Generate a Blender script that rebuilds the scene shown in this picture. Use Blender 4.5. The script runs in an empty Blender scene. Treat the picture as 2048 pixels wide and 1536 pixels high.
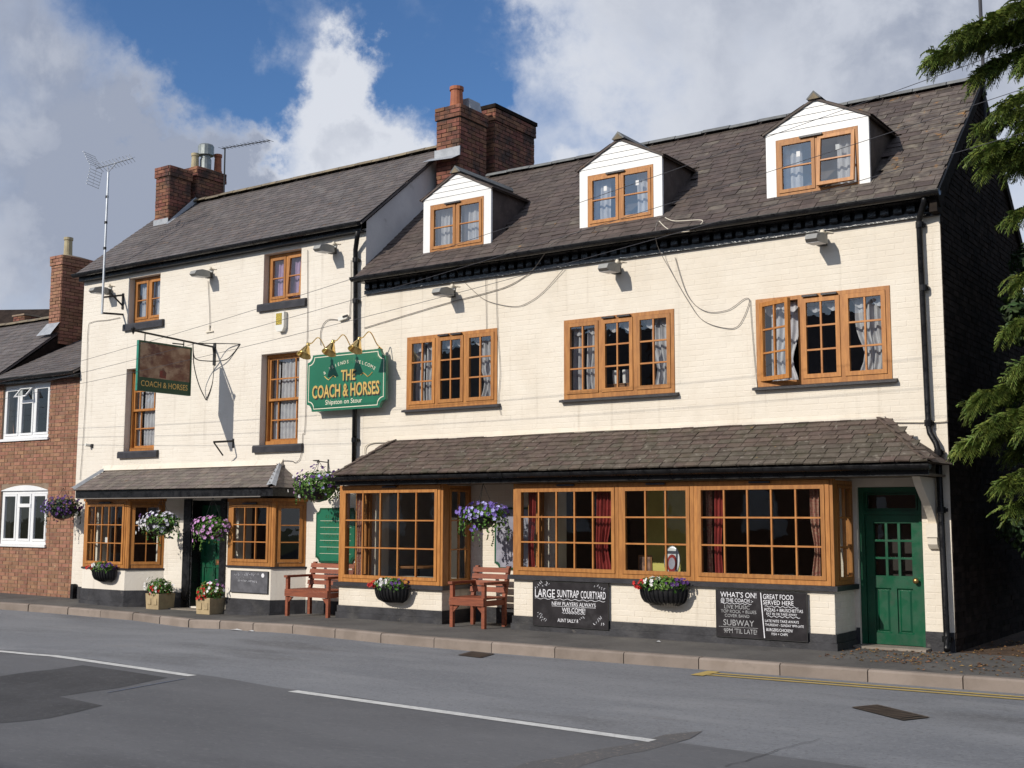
import bpy, bmesh, math, random
from math import sin, cos, tan, radians, pi, sqrt
from mathutils import Vector, Matrix
random.seed(7)
SC = bpy.context.scene
COL = SC.collection
# ------------------------------------------------------------------ camera
CAM = Vector((3.884, -14.306, 1.5)); FPX = 2400.0
YAW, PITCH, ROLL = radians(35.185), radians(6.394), radians(0.199)
_f = Vector((-sin(YAW)*cos(PITCH), cos(YAW)*cos(PITCH), sin(PITCH)))
_r = Vector((cos(YAW), sin(YAW), 0)); _u = _r.cross(_f)
_r, _u = cos(ROLL)*_r+sin(ROLL)*_u, -sin(ROLL)*_r+cos(ROLL)*_u
cd = bpy.data.cameras.new('camera'); cam = bpy.data.objects.new('camera', cd); COL.objects.link(cam)
cd.sensor_fit = 'HORIZONTAL'; cd.sensor_width = 36; cd.lens = 36*FPX/2048; cd.clip_end = 3000
cam.matrix_world = Matrix(((_r.x, _u.x, -_f.x, CAM.x), (_r.y, _u.y, -_f.y, CAM.y), (_r.z, _u.z, -_f.z, CAM.z), (0, 0, 0, 1)))
SC.camera = cam
SC.render.resolution_x, SC.render.resolution_y = 1024, 768
def ray(u, v): return _r*((u-1024)/FPX)+_u*((768-v)/FPX)+_f
def at(u, v, X=None, Y=None, Z=None):
    """point of the place seen at photo pixel u,v on the plane X=, Y= or Z="""
    d = ray(u, v)
    if X is not None: t = (X-CAM.x)/d.x
    elif Y is not None: t = (Y-CAM.y)/d.y
    else: t = (Z-CAM.z)/d.z
    return CAM+d*t
# ------------------------------------------------------------------ world, sun, exposure
TOSUN = Vector((-0.305, -1.0, 0.575)).normalized()
SUN_EL = math.asin(TOSUN.z); SUN_AZ = math.atan2(TOSUN.x, TOSUN.y)
W = bpy.data.worlds.new('World'); SC.world = W; W.use_nodes = True
nt = W.node_tree; nt.nodes.clear(); N = nt.nodes.new; LK = nt.links.new
def wmath(op, a, b=None, c=None, clamp=False):
    n = N('ShaderNodeMath'); n.operation = op; n.use_clamp = clamp
    for i, x in enumerate((a, b, c)):
        if x is None: continue
        if isinstance(x, (int, float)): n.inputs[i].default_value = x
        else: LK(x, n.inputs[i])
    return n.outputs[0]
def wramp(x, a, b, lo=0.0, hi=1.0):
    n = N('ShaderNodeMapRange'); n.interpolation_type = 'SMOOTHSTEP'
    LK(x, n.inputs[0]); n.inputs[1].default_value = a; n.inputs[2].default_value = b; n.inputs[3].default_value = lo; n.inputs[4].default_value = hi
    return n.outputs[0]
sky = N('ShaderNodeTexSky'); sky.sky_type = 'NISHITA'; sky.sun_disc = False
sky.sun_elevation = SUN_EL; sky.sun_rotation = SUN_AZ; sky.air_density = 1.0; sky.dust_density = 0.6; sky.ozone_density = 2.0
tc = N('ShaderNodeTexCoord')
def wnoise(scale, detail, rough=0.55, off=(0, 0, 0), dist=0.0):
    mp = N('ShaderNodeMapping'); mp.inputs['Location'].default_value = off; LK(tc.outputs['Generated'], mp.inputs[0])
    n = N('ShaderNodeTexNoise'); n.inputs['Scale'].default_value = scale; n.inputs['Detail'].default_value = detail
    n.inputs['Roughness'].default_value = rough; n.inputs['Distortion'].default_value = dist; LK(mp.outputs[0], n.inputs['Vector'])
    return n.outputs['Fac']
wn = N('ShaderNodeTexNoise'); wn.inputs['Scale'].default_value = 7.0; wn.inputs['Detail'].default_value = 8; wn.inputs['Roughness'].default_value = .62; LK(tc.outputs['Generated'], wn.inputs['Vector'])
wsub = N('ShaderNodeVectorMath'); wsub.operation = 'SUBTRACT'; LK(wn.outputs['Color'], wsub.inputs[0]); wsub.inputs[1].default_value = (.5, .5, .5)
wsc = N('ShaderNodeVectorMath'); wsc.operation = 'SCALE'; LK(wsub.outputs[0], wsc.inputs[0]); wsc.inputs['Scale'].default_value = .20
warp = N('ShaderNodeVectorMath'); warp.operation = 'ADD'; LK(tc.outputs['Generated'], warp.inputs[0]); LK(wsc.outputs[0], warp.inputs[1])
wnm = N('ShaderNodeVectorMath'); wnm.operation = 'NORMALIZE'; LK(warp.outputs[0], wnm.inputs[0])
def bank(d, spots):
    """banks of cloud and gaps of blue: a direction in the sky, an angular radius, an amount"""
    for (u, v, r, am) in spots:
        c = ray(u, v).normalized(); w = r/FPX
        vm = N('ShaderNodeVectorMath'); vm.operation = 'DOT_PRODUCT'; LK(wnm.outputs[0], vm.inputs[0]); vm.inputs[1].default_value = c
        d = wmath('ADD', d, wramp(vm.outputs['Value'], cos(w*1.4), 1.0, 0.0, am))
    return d
BANKS = [(290, 0, 190, -.26), (430, 130, 150, -.30), (600, 270, 80, -.16), (860, 190, 100, -.34), (860, 10, 150, -.22), (1000, 100, 110, -.12), (1110, 290, 150, -.13), (1250, 190, 140, -.08), (650, -60, 110, -.30), (520, 220, 80, -.20),
         (590, 90, 120, .16), (700, 190, 110, .20), (760, 300, 120, .26), (40, 260, 420, .20), (400, 350, 220, .20), (560, 410, 160, .16), (1650, 60, 620, .20), (1150, 340, 60, .10)]
def cloud_density(off):
    vadd = N('ShaderNodeVectorMath'); vadd.operation = 'ADD'; LK(tc.outputs['Generated'], vadd.inputs[0]); vadd.inputs[1].default_value = off
    def nz(scale, detail, rough, shift, dist=0.0):
        mp = N('ShaderNodeMapping'); mp.inputs['Location'].default_value = shift; LK(vadd.outputs[0], mp.inputs[0])
        n = N('ShaderNodeTexNoise'); n.inputs['Scale'].default_value = scale; n.inputs['Detail'].default_value = detail
        n.inputs['Roughness'].default_value = rough; n.inputs['Distortion'].default_value = dist; LK(mp.outputs[0], n.inputs['Vector'])
        return n.outputs['Fac']
    return wmath('ADD', wmath('MULTIPLY', nz(3.4, 12, 0.58, (0.3, 0.1, 0.7), 0.4), 0.62), wmath('MULTIPLY', nz(12.0, 12, 0.60, (4.0, 2.0, 1.0), 0.3), 0.38))
base = cloud_density((0, 0, 0)); upper = cloud_density((-.010, -.008, .026))
dens = wmath('ADD', bank(base, BANKS), .07)
n3 = wnoise(2.6, 10, 0.6, (8.0, 1.0, 3.0), .3)
alpha = wramp(dens, 0.40, 0.74)
# tops turned to the light are white, bases and thick middles grey
lit = wramp(wmath('SUBTRACT', base, upper), -.05, .07)
body = wramp(wmath('ADD', dens, wmath('MULTIPLY', wmath('SUBTRACT', n3, 0.5), 0.7)), 0.52, 0.98)
shade = wmath('MULTIPLY', body, wmath('SUBTRACT', 1.15, wmath('MULTIPLY', lit, .75)))
shade = bank(shade, [(60, 330, 400, .40), (330, 400, 240, .22), (1750, 0, 500, .08), (1500, 250, 300, .05), (740, 310, 180, -.6), (600, 110, 180, -.5), (1100, 330, 150, -.3)])
shade = wmath('ADD', shade, .0, clamp=True)
cc = N('ShaderNodeMix'); cc.data_type = 'RGBA'; LK(shade, cc.inputs[0])
cc.inputs[6].default_value = (9.0, 9.4, 10.3, 1); cc.inputs[7].default_value = (4.3, 4.85, 6.15, 1)
tint = N('ShaderNodeMix'); tint.data_type = 'RGBA'; tint.blend_type = 'MULTIPLY'; tint.inputs[0].default_value = 1.0; LK(sky.outputs[0], tint.inputs[6]); tint.inputs[7].default_value = (.80, 1.12, 1.50, 1)
mx = N('ShaderNodeMix'); mx.data_type = 'RGBA'; LK(alpha, mx.inputs[0]); LK(tint.outputs[2], mx.inputs[6]); LK(cc.outputs[2], mx.inputs[7])
bg = N('ShaderNodeBackground'); bg.inputs[1].default_value = 0.078; LK(mx.outputs[2], bg.inputs[0])
wo = N('ShaderNodeOutputWorld'); LK(bg.outputs[0], wo.inputs[0])
sl = bpy.data.lights.new('sun', 'SUN'); sl.energy = 3.95; sl.angle = radians(0.53); sl.color = (1.0, 0.93, 0.82)
sun = bpy.data.objects.new('sun', sl); COL.objects.link(sun); sun.rotation_euler = TOSUN.to_track_quat('Z', 'Y').to_euler(); sun.location = (-10, -20, 15)
SC.render.engine = 'CYCLES'
SC.view_settings.view_transform = 'Standard'; SC.view_settings.look = 'None'; SC.view_settings.exposure = 0.0; SC.view_settings.gamma = 1.0
try: SC.view_settings.use_curve_mapping = False
except Exception: pass
SC.cycles.use_denoising = True; SC.cycles.max_bounces = 8; SC.cycles.transparent_max_bounces = 24; SC.cycles.sample_clamp_indirect = 6
# ------------------------------------------------------------------ materials
def material(name, c1, c2=None, scale=6.0, detail=6, rough=0.7, bump=0.0, bscale=80.0, rnd=0.0, hue=0.0, metal=0.0, spec=0.4, spots=(), stretch=(1, 1, 1), rvar=0.0, coat=0.0, contrast=(0.35, 0.65), soft=0.0):
    m = bpy.data.materials.new(name); m.use_nodes = True
    t = m.node_tree; nd = t.nodes; ln = t.links
    b = nd['Principled BSDF']
    b.inputs['Roughness'].default_value = rough; b.inputs['Metallic'].default_value = metal; b.inputs['Specular IOR Level'].default_value = spec
    if coat: b.inputs['Coat Weight'].default_value = coat; b.inputs['Coat Roughness'].default_value = 0.15
    c2 = c2 or c1
    co = nd.new('ShaderNodeTexCoord'); mp = nd.new('ShaderNodeMapping'); mp.inputs['Scale'].default_value = stretch
    oi = nd.new('ShaderNodeObjectInfo'); ge = nd.new('ShaderNodeNewGeometry')
    ln.new(ge.outputs['Position'], mp.inputs[0])
    def noise(s, d, vec=None, ro=0.6):
        n = nd.new('ShaderNodeTexNoise'); n.inputs['Scale'].default_value = s; n.inputs['Detail'].default_value = d; n.inputs['Roughness'].default_value = ro
        ln.new(vec or mp.outputs[0], n.inputs['Vector']); return n.outputs['Fac']
    def mr(x, a, bb, lo=0, hi=1):
        n = nd.new('ShaderNodeMapRange'); n.interpolation_type = 'SMOOTHSTEP'; ln.new(x, n.inputs[0])
        for i, q in enumerate((a, bb, lo, hi)): n.inputs[i+1].default_value = q
        return n.outputs[0]
    def mix(fac, a, bb, mode='MIX'):
        n = nd.new('ShaderNodeMix'); n.data_type = 'RGBA'; n.blend_type = mode
        if isinstance(fac, (int, float)): n.inputs[0].default_value = fac
        else: ln.new(fac, n.inputs[0])
        for i, q in ((6, a), (7, bb)):
            if isinstance(q, tuple): n.inputs[i].default_value = (*q[:3], 1)
            else: ln.new(q, n.inputs[i])
        return n.outputs[2]
    col = mix(mr(noise(scale, detail), *contrast), c1, c2)
    if rnd or hue:
        at_ = nd.new('ShaderNodeAttribute'); at_.attribute_name = 'tint'
        ad = nd.new('ShaderNodeMath'); ad.operation = 'ADD'; ln.new(oi.outputs['Random'], ad.inputs[0]); ln.new(at_.outputs['Fac'], ad.inputs[1])
        fr = nd.new('ShaderNodeMath'); fr.operation = 'FRACT'; ln.new(ad.outputs[0], fr.inputs[0])
        hs = nd.new('ShaderNodeHueSaturation'); ln.new(col, hs.inputs['Color'])
        ln.new(mr(fr.outputs[0], 0, 1, 1-rnd, 1+rnd), hs.inputs['Value'])
        m2 = nd.new('ShaderNodeMath'); m2.operation = 'MULTIPLY'; ln.new(fr.outputs[0], m2.inputs[0]); m2.inputs[1].default_value = 7.31
        f2 = nd.new('ShaderNodeMath'); f2.operation = 'FRACT'; ln.new(m2.outputs[0], f2.inputs[0])
        ln.new(mr(f2.outputs[0], 0, 1, 0.5-hue, 0.5+hue), hs.inputs['Hue'])
        col = hs.outputs[0]
    for sp_ in spots:
        sc_, s, lo, hi, amt = sp_[:5]; vec = None
        if len(sp_) > 5:
            m3 = nd.new('ShaderNodeMapping'); m3.inputs['Scale'].default_value = sp_[5]; ln.new(ge.outputs['Position'], m3.inputs[0]); vec = m3.outputs[0]
        k = noise(s, 5, vec)
        col = mix(mr(k, lo, hi, 0, amt), col, sc_)
    ln.new(col, b.inputs['Base Color'])
    if rvar: ln.new(mr(noise(scale*2, 4), .3, .7, max(0, rough-rvar), min(1, rough+rvar)), b.inputs['Roughness'])
    if bump:
        bp = nd.new('ShaderNodeBump'); bp.inputs['Strength'].default_value = 1.0; bp.inputs['Distance'].default_value = bump
        ln.new(noise(bscale, 6, ge.outputs['Position']), bp.inputs['Height']); ln.new(bp.outputs[0], b.inputs['Normal'])
    if soft: b.inputs['Subsurface Weight'].default_value = 0
    return m
MT = {}
MT['cream'] = material('cream_masonry_paint', (.740, .678, .585), (.70, .632, .535), 1.6, 8, .8, bump=.004, bscale=30, rnd=.012, spots=[((.55, .47, .37), 1.9, .62, .82, .28), ((.40, .34, .27), 34, .71, .82, .30), ((.50, .43, .34), 7, .66, .80, .25), ((.44, .38, .30), 1.0, .56, .76, .48, (7, 7, .45)), ((.60, .55, .47), 1.0, .5, .7, .3, (3, 3, 2.2))])
MT['creamleft'] = material('pale_masonry_paint', (.740, .690, .615), (.70, .645, .568), 1.4, 8, .8, bump=.004, bscale=30, rnd=.010, spots=[((.56, .50, .43), 1.9, .62, .82, .25), ((.42, .37, .32), 30, .71, .82, .25), ((.48, .43, .37), 1.0, .56, .76, .45, (7, 7, .45))])
MT['creamgable'] = material('white_render', (.66, .65, .64), (.58, .57, .57), 2.0, 7, .8, bump=.004, bscale=30, spots=[((.30, .28, .27), 5, .62, .8, .5)])
MT['black'] = material('black_gloss_paint', (.006, .006, .007), (.012, .012, .014), 5, 5, .36, bump=.0025, bscale=40, rvar=.14, spec=.28)
MT['blackgloss'] = material('thick_black_gloss', (.008, .008, .009), (.014, .014, .016), 5, 5, .16, bump=.006, bscale=34, spec=.6)
MT['asphaltnear'] = material('resurfaced_asphalt', (.098, .100, .107), (.125, .127, .135), .5, 9, .85, bump=.0035, bscale=120, spots=[((.16, .162, .17), .6, .56, .78, .5), ((.075, .075, .08), .4, .5, .7, .5), ((.19, .19, .20), 22, .54, .68, .35), ((.06, .06, .064), 26, .56, .68, .4)], stretch=(.6, 1.6, 1))
MT['wornstrip'] = material('worn_aggregate', (.112, .106, .104), (.102, .101, .105), 3, 9, .9, bump=.005, bscale=80, spots=[((.24, .205, .175), 30, .57, .66, .6), ((.07, .066, .064), 24, .56, .66, .4)])
MT['plinth'] = material('black_plinth_paint', (.020, .020, .024), (.045, .045, .052), 3, 8, .6, bump=.006, bscale=26, spots=[((.20, .18, .16), 9, .62, .8, .6), ((.10, .095, .09), 2.5, .5, .75, .5)])
MT['sillblack'] = material('black_sill_paint', (.022, .021, .026), (.038, .036, .042), 6, 5, .42, bump=.002, bscale=50)
MT['timber'] = material('stained_timber', (.44, .188, .046), (.32, .125, .028), 3.0, 8, .5, bump=.0012, bscale=90, rnd=.12, stretch=(9, 9, 1.2), spots=[((.20, .06, .012), 12, .70, .78, .6)])
MT['timberbar'] = material('stained_timber_bars', (.45, .19, .05), (.37, .14, .035), 6, 5, .45)
MT['white'] = material('white_boarding', (.80, .80, .79), (.74, .74, .74), 3, 5, .45, bump=.0008)
MT['upvc'] = material('white_plastic', (.78, .79, .80), (.74, .75, .77), 3, 4, .35)
MT['slate'] = material('grey_brown_slate', (.066, .051, .046), (.104, .080, .070), 5.0, 9, .72, bump=.004, bscale=55, rnd=.10, hue=.010, spots=[((.125, .105, .09), 1.3, .56, .74, .75), ((.24, .21, .17), 16, .62, .74, .5), ((.33, .16, .04), 4.7, .68, .76, .6)])
MT['slatelichen'] = material('lichened_right_slate', (.080, .065, .058), (.135, .112, .095), 7.0, 9, .78, bump=.005, bscale=55, rnd=.12, hue=.012, spots=[((.22, .19, .15), 6, .52, .68, .7), ((.34, .17, .045), 5.0, .60, .70, .75), ((.07, .06, .06), 3, .58, .72, .6)])
MT['slateleft'] = material('lichened_slate', (.088, .078, .078), (.125, .108, .104), 4, 9, .75, bump=.004, bscale=55, rnd=.14, hue=.015, spots=[((.21, .125, .07), 11, .56, .72, .55), ((.28, .26, .22), 24, .62, .74, .6), ((.16, .15, .15), 1.6, .5, .7, .4)])
MT['tile'] = material('weathered_clay_tile', (.082, .060, .050), (.125, .092, .075), 6, 9, .8, bump=.004, bscale=60, rnd=.10, hue=.010, spots=[((.055, .060, .028), 2.8, .52, .72, .55), ((.30, .28, .24), 17, .615, .70, .7), ((.30, .17, .05), 5.3, .71, .77, .6)])
MT['tilelichen'] = material('lichened_clay_tile', (.085, .070, .055), (.12, .10, .08), 7, 9, .85, bump=.005, bscale=60, rnd=.12, hue=.01, spots=[((.055, .055, .030), 5, .50, .68, .4), ((.30, .27, .23), 13, .58, .68, .5), ((.32, .19, .06), 9, .66, .73, .6)])
MT['porchslate'] = material('porch_slate', (.125, .105, .095), (.18, .15, .13), 5, 8, .75, bump=.003, bscale=60, rnd=.15, hue=.02, spots=[((.22, .13, .07), 4, .58, .75, .5)])
MT['ridge'] = material('ridge_mortar', (.23, .185, .12), (.15, .125, .095), 7, 7, .85, bump=.006, bscale=40, rnd=.12)
MT['ridgegrey'] = material('blue_ridge_tile', (.12, .125, .13), (.17, .175, .17), 7, 7, .7, bump=.004, bscale=40, rnd=.12)
MT['lead'] = material('lead_flashing', (.27, .29, .32), (.36, .38, .41), 6, 6, .5, bump=.004, bscale=25)
MT['brick'] = material('red_brick', (.165, .068, .044), (.235, .102, .062), 9, 8, .9, bump=.004, bscale=70, rnd=.22, hue=.014, spots=[((.042, .031, .028), 3.0, .45, .66, .85), ((.30, .24, .18), 8, .66, .78, .5)])
MT['brickold'] = material('buff_red_brick', (.245, .120, .076), (.31, .162, .102), 7, 8, .9, bump=.004, bscale=70, rnd=.17, hue=.010, spots=[((.55, .42, .26), 6.5, .67, .73, .7), ((.20, .115, .085), 1.6, .50, .75, .5)])
MT['brickdark'] = material('very_dark_brick', (.020, .015, .013), (.034, .025, .021), 5, 8, .95, bump=.004, bscale=60, rnd=.3, spec=.05)  # near-black brick for the passage gable and a few other faces
MT['mortar'] = material('lime_mortar', (.27, .20, .15), (.21, .155, .11), 10, 6, .95)
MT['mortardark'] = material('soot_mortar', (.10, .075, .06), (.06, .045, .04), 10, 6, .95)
MT['terracotta'] = material('terracotta', (.36, .12, .055), (.28, .09, .045), 8, 6, .7, bump=.002)
MT['buffpot'] = material('buff_clay', (.42, .36, .22), (.33, .28, .18), 8, 6, .7, bump=.002)
MT['zinc'] = material('dull_zinc', (.30, .33, .33), (.20, .22, .22), 8, 6, .45, metal=.5)
MT['green'] = material('green_gloss_paint', (.004, .078, .036), (.0035, .062, .029), 4, 5, .4, bump=.0008, bscale=60, coat=.15, rvar=.12, spots=[((.035, .055, .038), 5, .60, .76, .5), ((.012, .04, .022), 2.0, .5, .7, .5)])
MT['signgreen'] = material('sign_green_paint', (.020, .155, .090), (.018, .140, .080), 3, 4, .3, coat=.3)
MT['gold'] = material('gold_leaf_lettering', (.62, .43, .14), (.55, .37, .11), 5, 4, .4, metal=.2)
MT['goldfaint'] = material('worn_gold_lettering', (.13, .21, .085), (.07, .18, .085), 9, 4, .6)
MT['ivory'] = material('ivory_lettering', (.72, .68, .55), None, 5, 4, .5)
MT['chalk'] = material('chalk_strokes', (.80, .80, .84), (.62, .62, .66), 60, 5, .95)
MT['chalkdim'] = material('faded_chalk_strokes', (.44, .44, .45), (.22, .22, .23), 60, 5, .95)
MT['board'] = material('chalkboard', (.019, .017, .019), (.032, .029, .032), 6, 7, .85, spec=.2, spots=[((.075, .075, .08), 3.0, .54, .78, .4)])
MT['boardgrey'] = material('chalkboard_dusty', (.075, .075, .085), (.12, .12, .135), 6, 7, .8)
MT['brass'] = material('polished_brass', (.86, .62, .25), (.80, .55, .20), 5, 3, .18, metal=1.0)
MT['bronze'] = material('bronze_knob', (.40, .25, .10), None, 5, 3, .35, metal=.9)
MT['iron'] = material('black_iron', (.012, .012, .013), (.02, .02, .02), 8, 4, .5)
MT['alu'] = material('aluminium', (.55, .57, .60), (.46, .48, .50), 8, 4, .4, metal=.7)
MT['grey'] = material('grey_floodlight_casing', (.30, .30, .285), (.25, .25, .24), 8, 4, .5)
MT['greypipe'] = material('aluminium_grey', (.5, .5, .48), None, 8, 4, .5)
MT['cable'] = material('grey_cable', (.20, .18, .165), None, 8, 4, .7)
MT['cablewhite'] = material('cream_conduit', (.72, .66, .55), None, 8, 4, .6)
MT['verge'] = material('verge_undercloak', (.022, .018, .016), (.035, .028, .024), 9, 5, .95, spec=.05)
MT['tar'] = material('tar_seal', (.022, .022, .024), (.04, .04, .042), 12, 5, .7)
MT['wire'] = material('overhead_wire', (.05, .05, .06), None, 8, 4, .7)
MT['benchwood'] = material('red_stained_bench_wood', (.27, .076, .034), (.19, .052, .026), 4, 7, .62, bump=.001, bscale=80, stretch=(1.5, 8, 8), rnd=.10, spots=[((.33, .20, .15), 5, .60, .75, .4)])
MT['stone'] = material('sandstone', (.44, .34, .20), (.35, .27, .16), 9, 7, .9, bump=.004, bscale=60)
MT['plastic'] = material('black_basket_liner', (.010, .010, .012), (.016, .016, .018), 8, 4, .4)
MT['soil'] = material('compost', (.02, .014, .01), None, 8, 4, .95)
MT['leaf'] = material('bright_leaves', (.060, .145, .020), (.095, .19, .030), 30, 3, .55, rnd=.3, hue=.02)
MT['leafdark'] = material('dark_leaves', (.018, .040, .012), (.030, .058, .016), 30, 3, .55, rnd=.3, hue=.02)
MT['conifer'] = material('conifer_sprays', (.068, .106, .018), (.140, .182, .034), 5, 4, .6, rnd=.35, hue=.02)
MT['shrub'] = material('shrub_leaves', (.022, .044, .014), (.034, .066, .018), 4, 4, .6, rnd=.4, hue=.02)
MT['bark'] = material('bark', (.065, .048, .035), (.11, .085, .065), 9, 7, .9, bump=.01, bscale=30, stretch=(1, 1, .3))
for k, c in dict(red=(.48, .012, .010), whitefl=(.74, .73, .72), purple=(.20, .13, .48), pink=(.58, .30, .58), violet=(.09, .03, .17), lilac=(.42, .40, .72), palewhite=(.66, .64, .74)).items():
    MT[k] = material(k+'_petals', c, tuple(x*.75 for x in c), 40, 3, .6, rnd=.15)
MT['curtain'] = material('white_net_curtain', (.50, .50, .53), (.42, .42, .46), 10, 4, .9)
MT['curtainpink'] = material('mauve_curtain', (.42, .30, .46), (.34, .24, .40), 14, 4, .9)
MT['curtainred'] = material('red_curtain', (.27, .032, .028), (.20, .022, .022), 10, 4, .85)
MT['curtainpat'] = material('patterned_curtain', (.26, .075, .065), (.36, .24, .17), 45, 4, .85)
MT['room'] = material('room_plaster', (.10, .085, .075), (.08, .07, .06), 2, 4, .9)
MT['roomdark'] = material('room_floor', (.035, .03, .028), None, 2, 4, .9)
MT['yellow'] = material('yellow_wallpaper', (.62, .56, .17), (.56, .50, .15), 8, 5, .85)
MT['soffit'] = material('soffit_paint', (.20, .16, .12), (.15, .12, .09), 5, 5, .7)
MT['asphalt'] = material('worn_asphalt', (.160, .167, .183), (.205, .212, .227), .55, 9, .85, bump=.0035, bscale=130, spots=[((.088, .088, .092), .30, .48, .66, .75), ((.34, .34, .35), 75, .58, .68, .55), ((.06, .06, .06), 90, .60, .70, .5), ((.245, .25, .262), .75, .52, .72, .7), ((.07, .068, .07), 2.2, .66, .78, .5), ((.235, .24, .25), 20, .50, .64, .42, (1, 1, 1)), ((.085, .087, .092), 27, .54, .66, .45, (1, 1, 1)), ((.19, .165, .145), .9, .66, .80, .5)], stretch=(.55, 1.7, 1))
MT['asphaltdark'] = material('patched_asphalt', (.042, .042, .045), (.060, .060, .064), 1.2, 9, .85, bump=.0045, bscale=120, spots=[((.12, .12, .12), 70, .62, .74, .4), ((.095, .095, .10), 22, .52, .66, .5)])
MT['paving'] = material('pavement_asphalt', (.085, .080, .076), (.125, .118, .11), 1.3, 9, .9, bump=.004, bscale=110, spots=[((.17, .155, .135), 3.0, .56, .74, .6), ((.045, .04, .035), 1.0, .55, .72, .55), ((.20, .19, .17), 45, .64, .76, .45), ((.06, .056, .05), 18, .54, .68, .45), ((.19, .18, .165), 14, .56, .70, .4)])
MT['kerb'] = material('concrete_kerb', (.205, .168, .142), (.26, .215, .185), 3, 8, .9, bump=.003, bscale=90, rnd=.08, spots=[((.13, .11, .09), 6, .58, .78, .5)])
MT['earth'] = material('leaf_strewn_earth', (.070, .042, .026), (.12, .075, .045), 6, 9, .95, bump=.015, bscale=30)
MT['ground'] = material('open_ground', (.07, .085, .035), (.10, .11, .05), .3, 8, .95)
MT['slab'] = material('stone_slab', (.28, .24, .20), (.22, .19, .16), 5, 7, .9, bump=.003)
MT['linewhite'] = material('white_road_paint', (.62, .62, .60), (.50, .50, .49), 10, 8, .8, spots=[((.22, .22, .22), 45, .58, .70, .75)])
MT['lineyellow'] = material('yellow_road_paint', (.50, .36, .11), (.40, .29, .09), 8, 8, .85, spots=[((.22, .20, .17), 30, .56, .70, .6)])
MT['linefaint'] = material('blue_spray_mark', (.10, .125, .19), (.11, .12, .14), 20, 8, .85)
MT['castiron'] = material('cast_iron', (.075, .056, .046), (.12, .09, .07), 14, 7, .6, bump=.004, bscale=50, metal=.3)
MT['dead'] = material('dry_leaves', (.16, .075, .03), (.24, .14, .06), 20, 3, .8, rnd=.35, hue=.02)
MT['paper'] = material('paper_scrap', (.7, .7, .7), None, 9, 3, .8)
MT['painting'] = material('sign_picture', (.17, .070, .038), (.36, .245, .16), 3.6, 4, .6, spots=[((.10, .030, .024), 4.2, .48, .64, .9), ((.42, .34, .26), 5.1, .62, .78, .7)], stretch=(1, .8, 1.2))
MT['paintingred'] = material('sign_picture_coach', (.20, .03, .02), (.11, .035, .025), 14, 4, .6)
MT['signdark'] = material('sign_dark_green', (.010, .050, .022), (.016, .065, .028), 5, 4, .5)
MT['signedge'] = material('sign_edge_green', (.03, .22, .16), None, 5, 4, .4)
MT['alarm'] = material('alarm_box_plastic', (.72, .71, .66), None, 5, 4, .4)
MT['alarmlabel'] = material('alarm_yellow_print', (.65, .48, .04), (.05, .05, .04), 90, 3, .5, contrast=(.5, .52))
MT['tablewood'] = material('table_wood', (.22, .10, .04), None, 6, 5, .4)
MT['notice'] = material('notice_paper', (.22, .22, .28), (.32, .32, .38), 6, 4, .5)
MT['portrait'] = material('framed_photo', (.30, .17, .12), (.10, .06, .05), 12, 4, .5)
def glass_material(name, ior):
    m = bpy.data.materials.new(name); m.use_nodes = True; t = m.node_tree; t.nodes.clear()
    o = t.nodes.new('ShaderNodeOutputMaterial'); mixs = t.nodes.new('ShaderNodeMixShader'); tr = t.nodes.new('ShaderNodeBsdfTransparent'); gl = t.nodes.new('ShaderNodeBsdfGlossy')
    fr = t.nodes.new('ShaderNodeFresnel'); fr.inputs['IOR'].default_value = ior; gl.inputs['Roughness'].default_value = 0.0; tr.inputs['Color'].default_value = (.93, .95, .94, 1)
    bp = t.nodes.new('ShaderNodeBump'); bp.inputs['Distance'].default_value = .004; bp.inputs['Strength'].default_value = .35
    ge = t.nodes.new('ShaderNodeNewGeometry'); no = t.nodes.new('ShaderNodeTexNoise'); no.inputs['Scale'].default_value = 3.0; no.inputs['Detail'].default_value = 2
    io = t.nodes.new('ShaderNodeMapRange'); io.inputs[3].default_value = ior; io.inputs[4].default_value = 1/ior; t.links.new(ge.outputs['Backfacing'], io.inputs[0]); t.links.new(io.outputs[0], fr.inputs['IOR'])
    t.links.new(ge.outputs['Position'], no.inputs['Vector']); t.links.new(no.outputs['Fac'], bp.inputs['Height']); t.links.new(bp.outputs[0], gl.inputs['Normal'])
    t.links.new(fr.outputs[0], mixs.inputs[0]); t.links.new(tr.outputs[0], mixs.inputs[1]); t.links.new(gl.outputs[0], mixs.inputs[2]); t.links.new(mixs.outputs[0], o.inputs[0])
    return m
MT['glass'] = glass_material('window_glass', 1.75)
MT['glassupper'] = glass_material('upper_glass', 2.1)
MT['glassdormer'] = glass_material('dormer_glass', 3.0)
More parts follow.
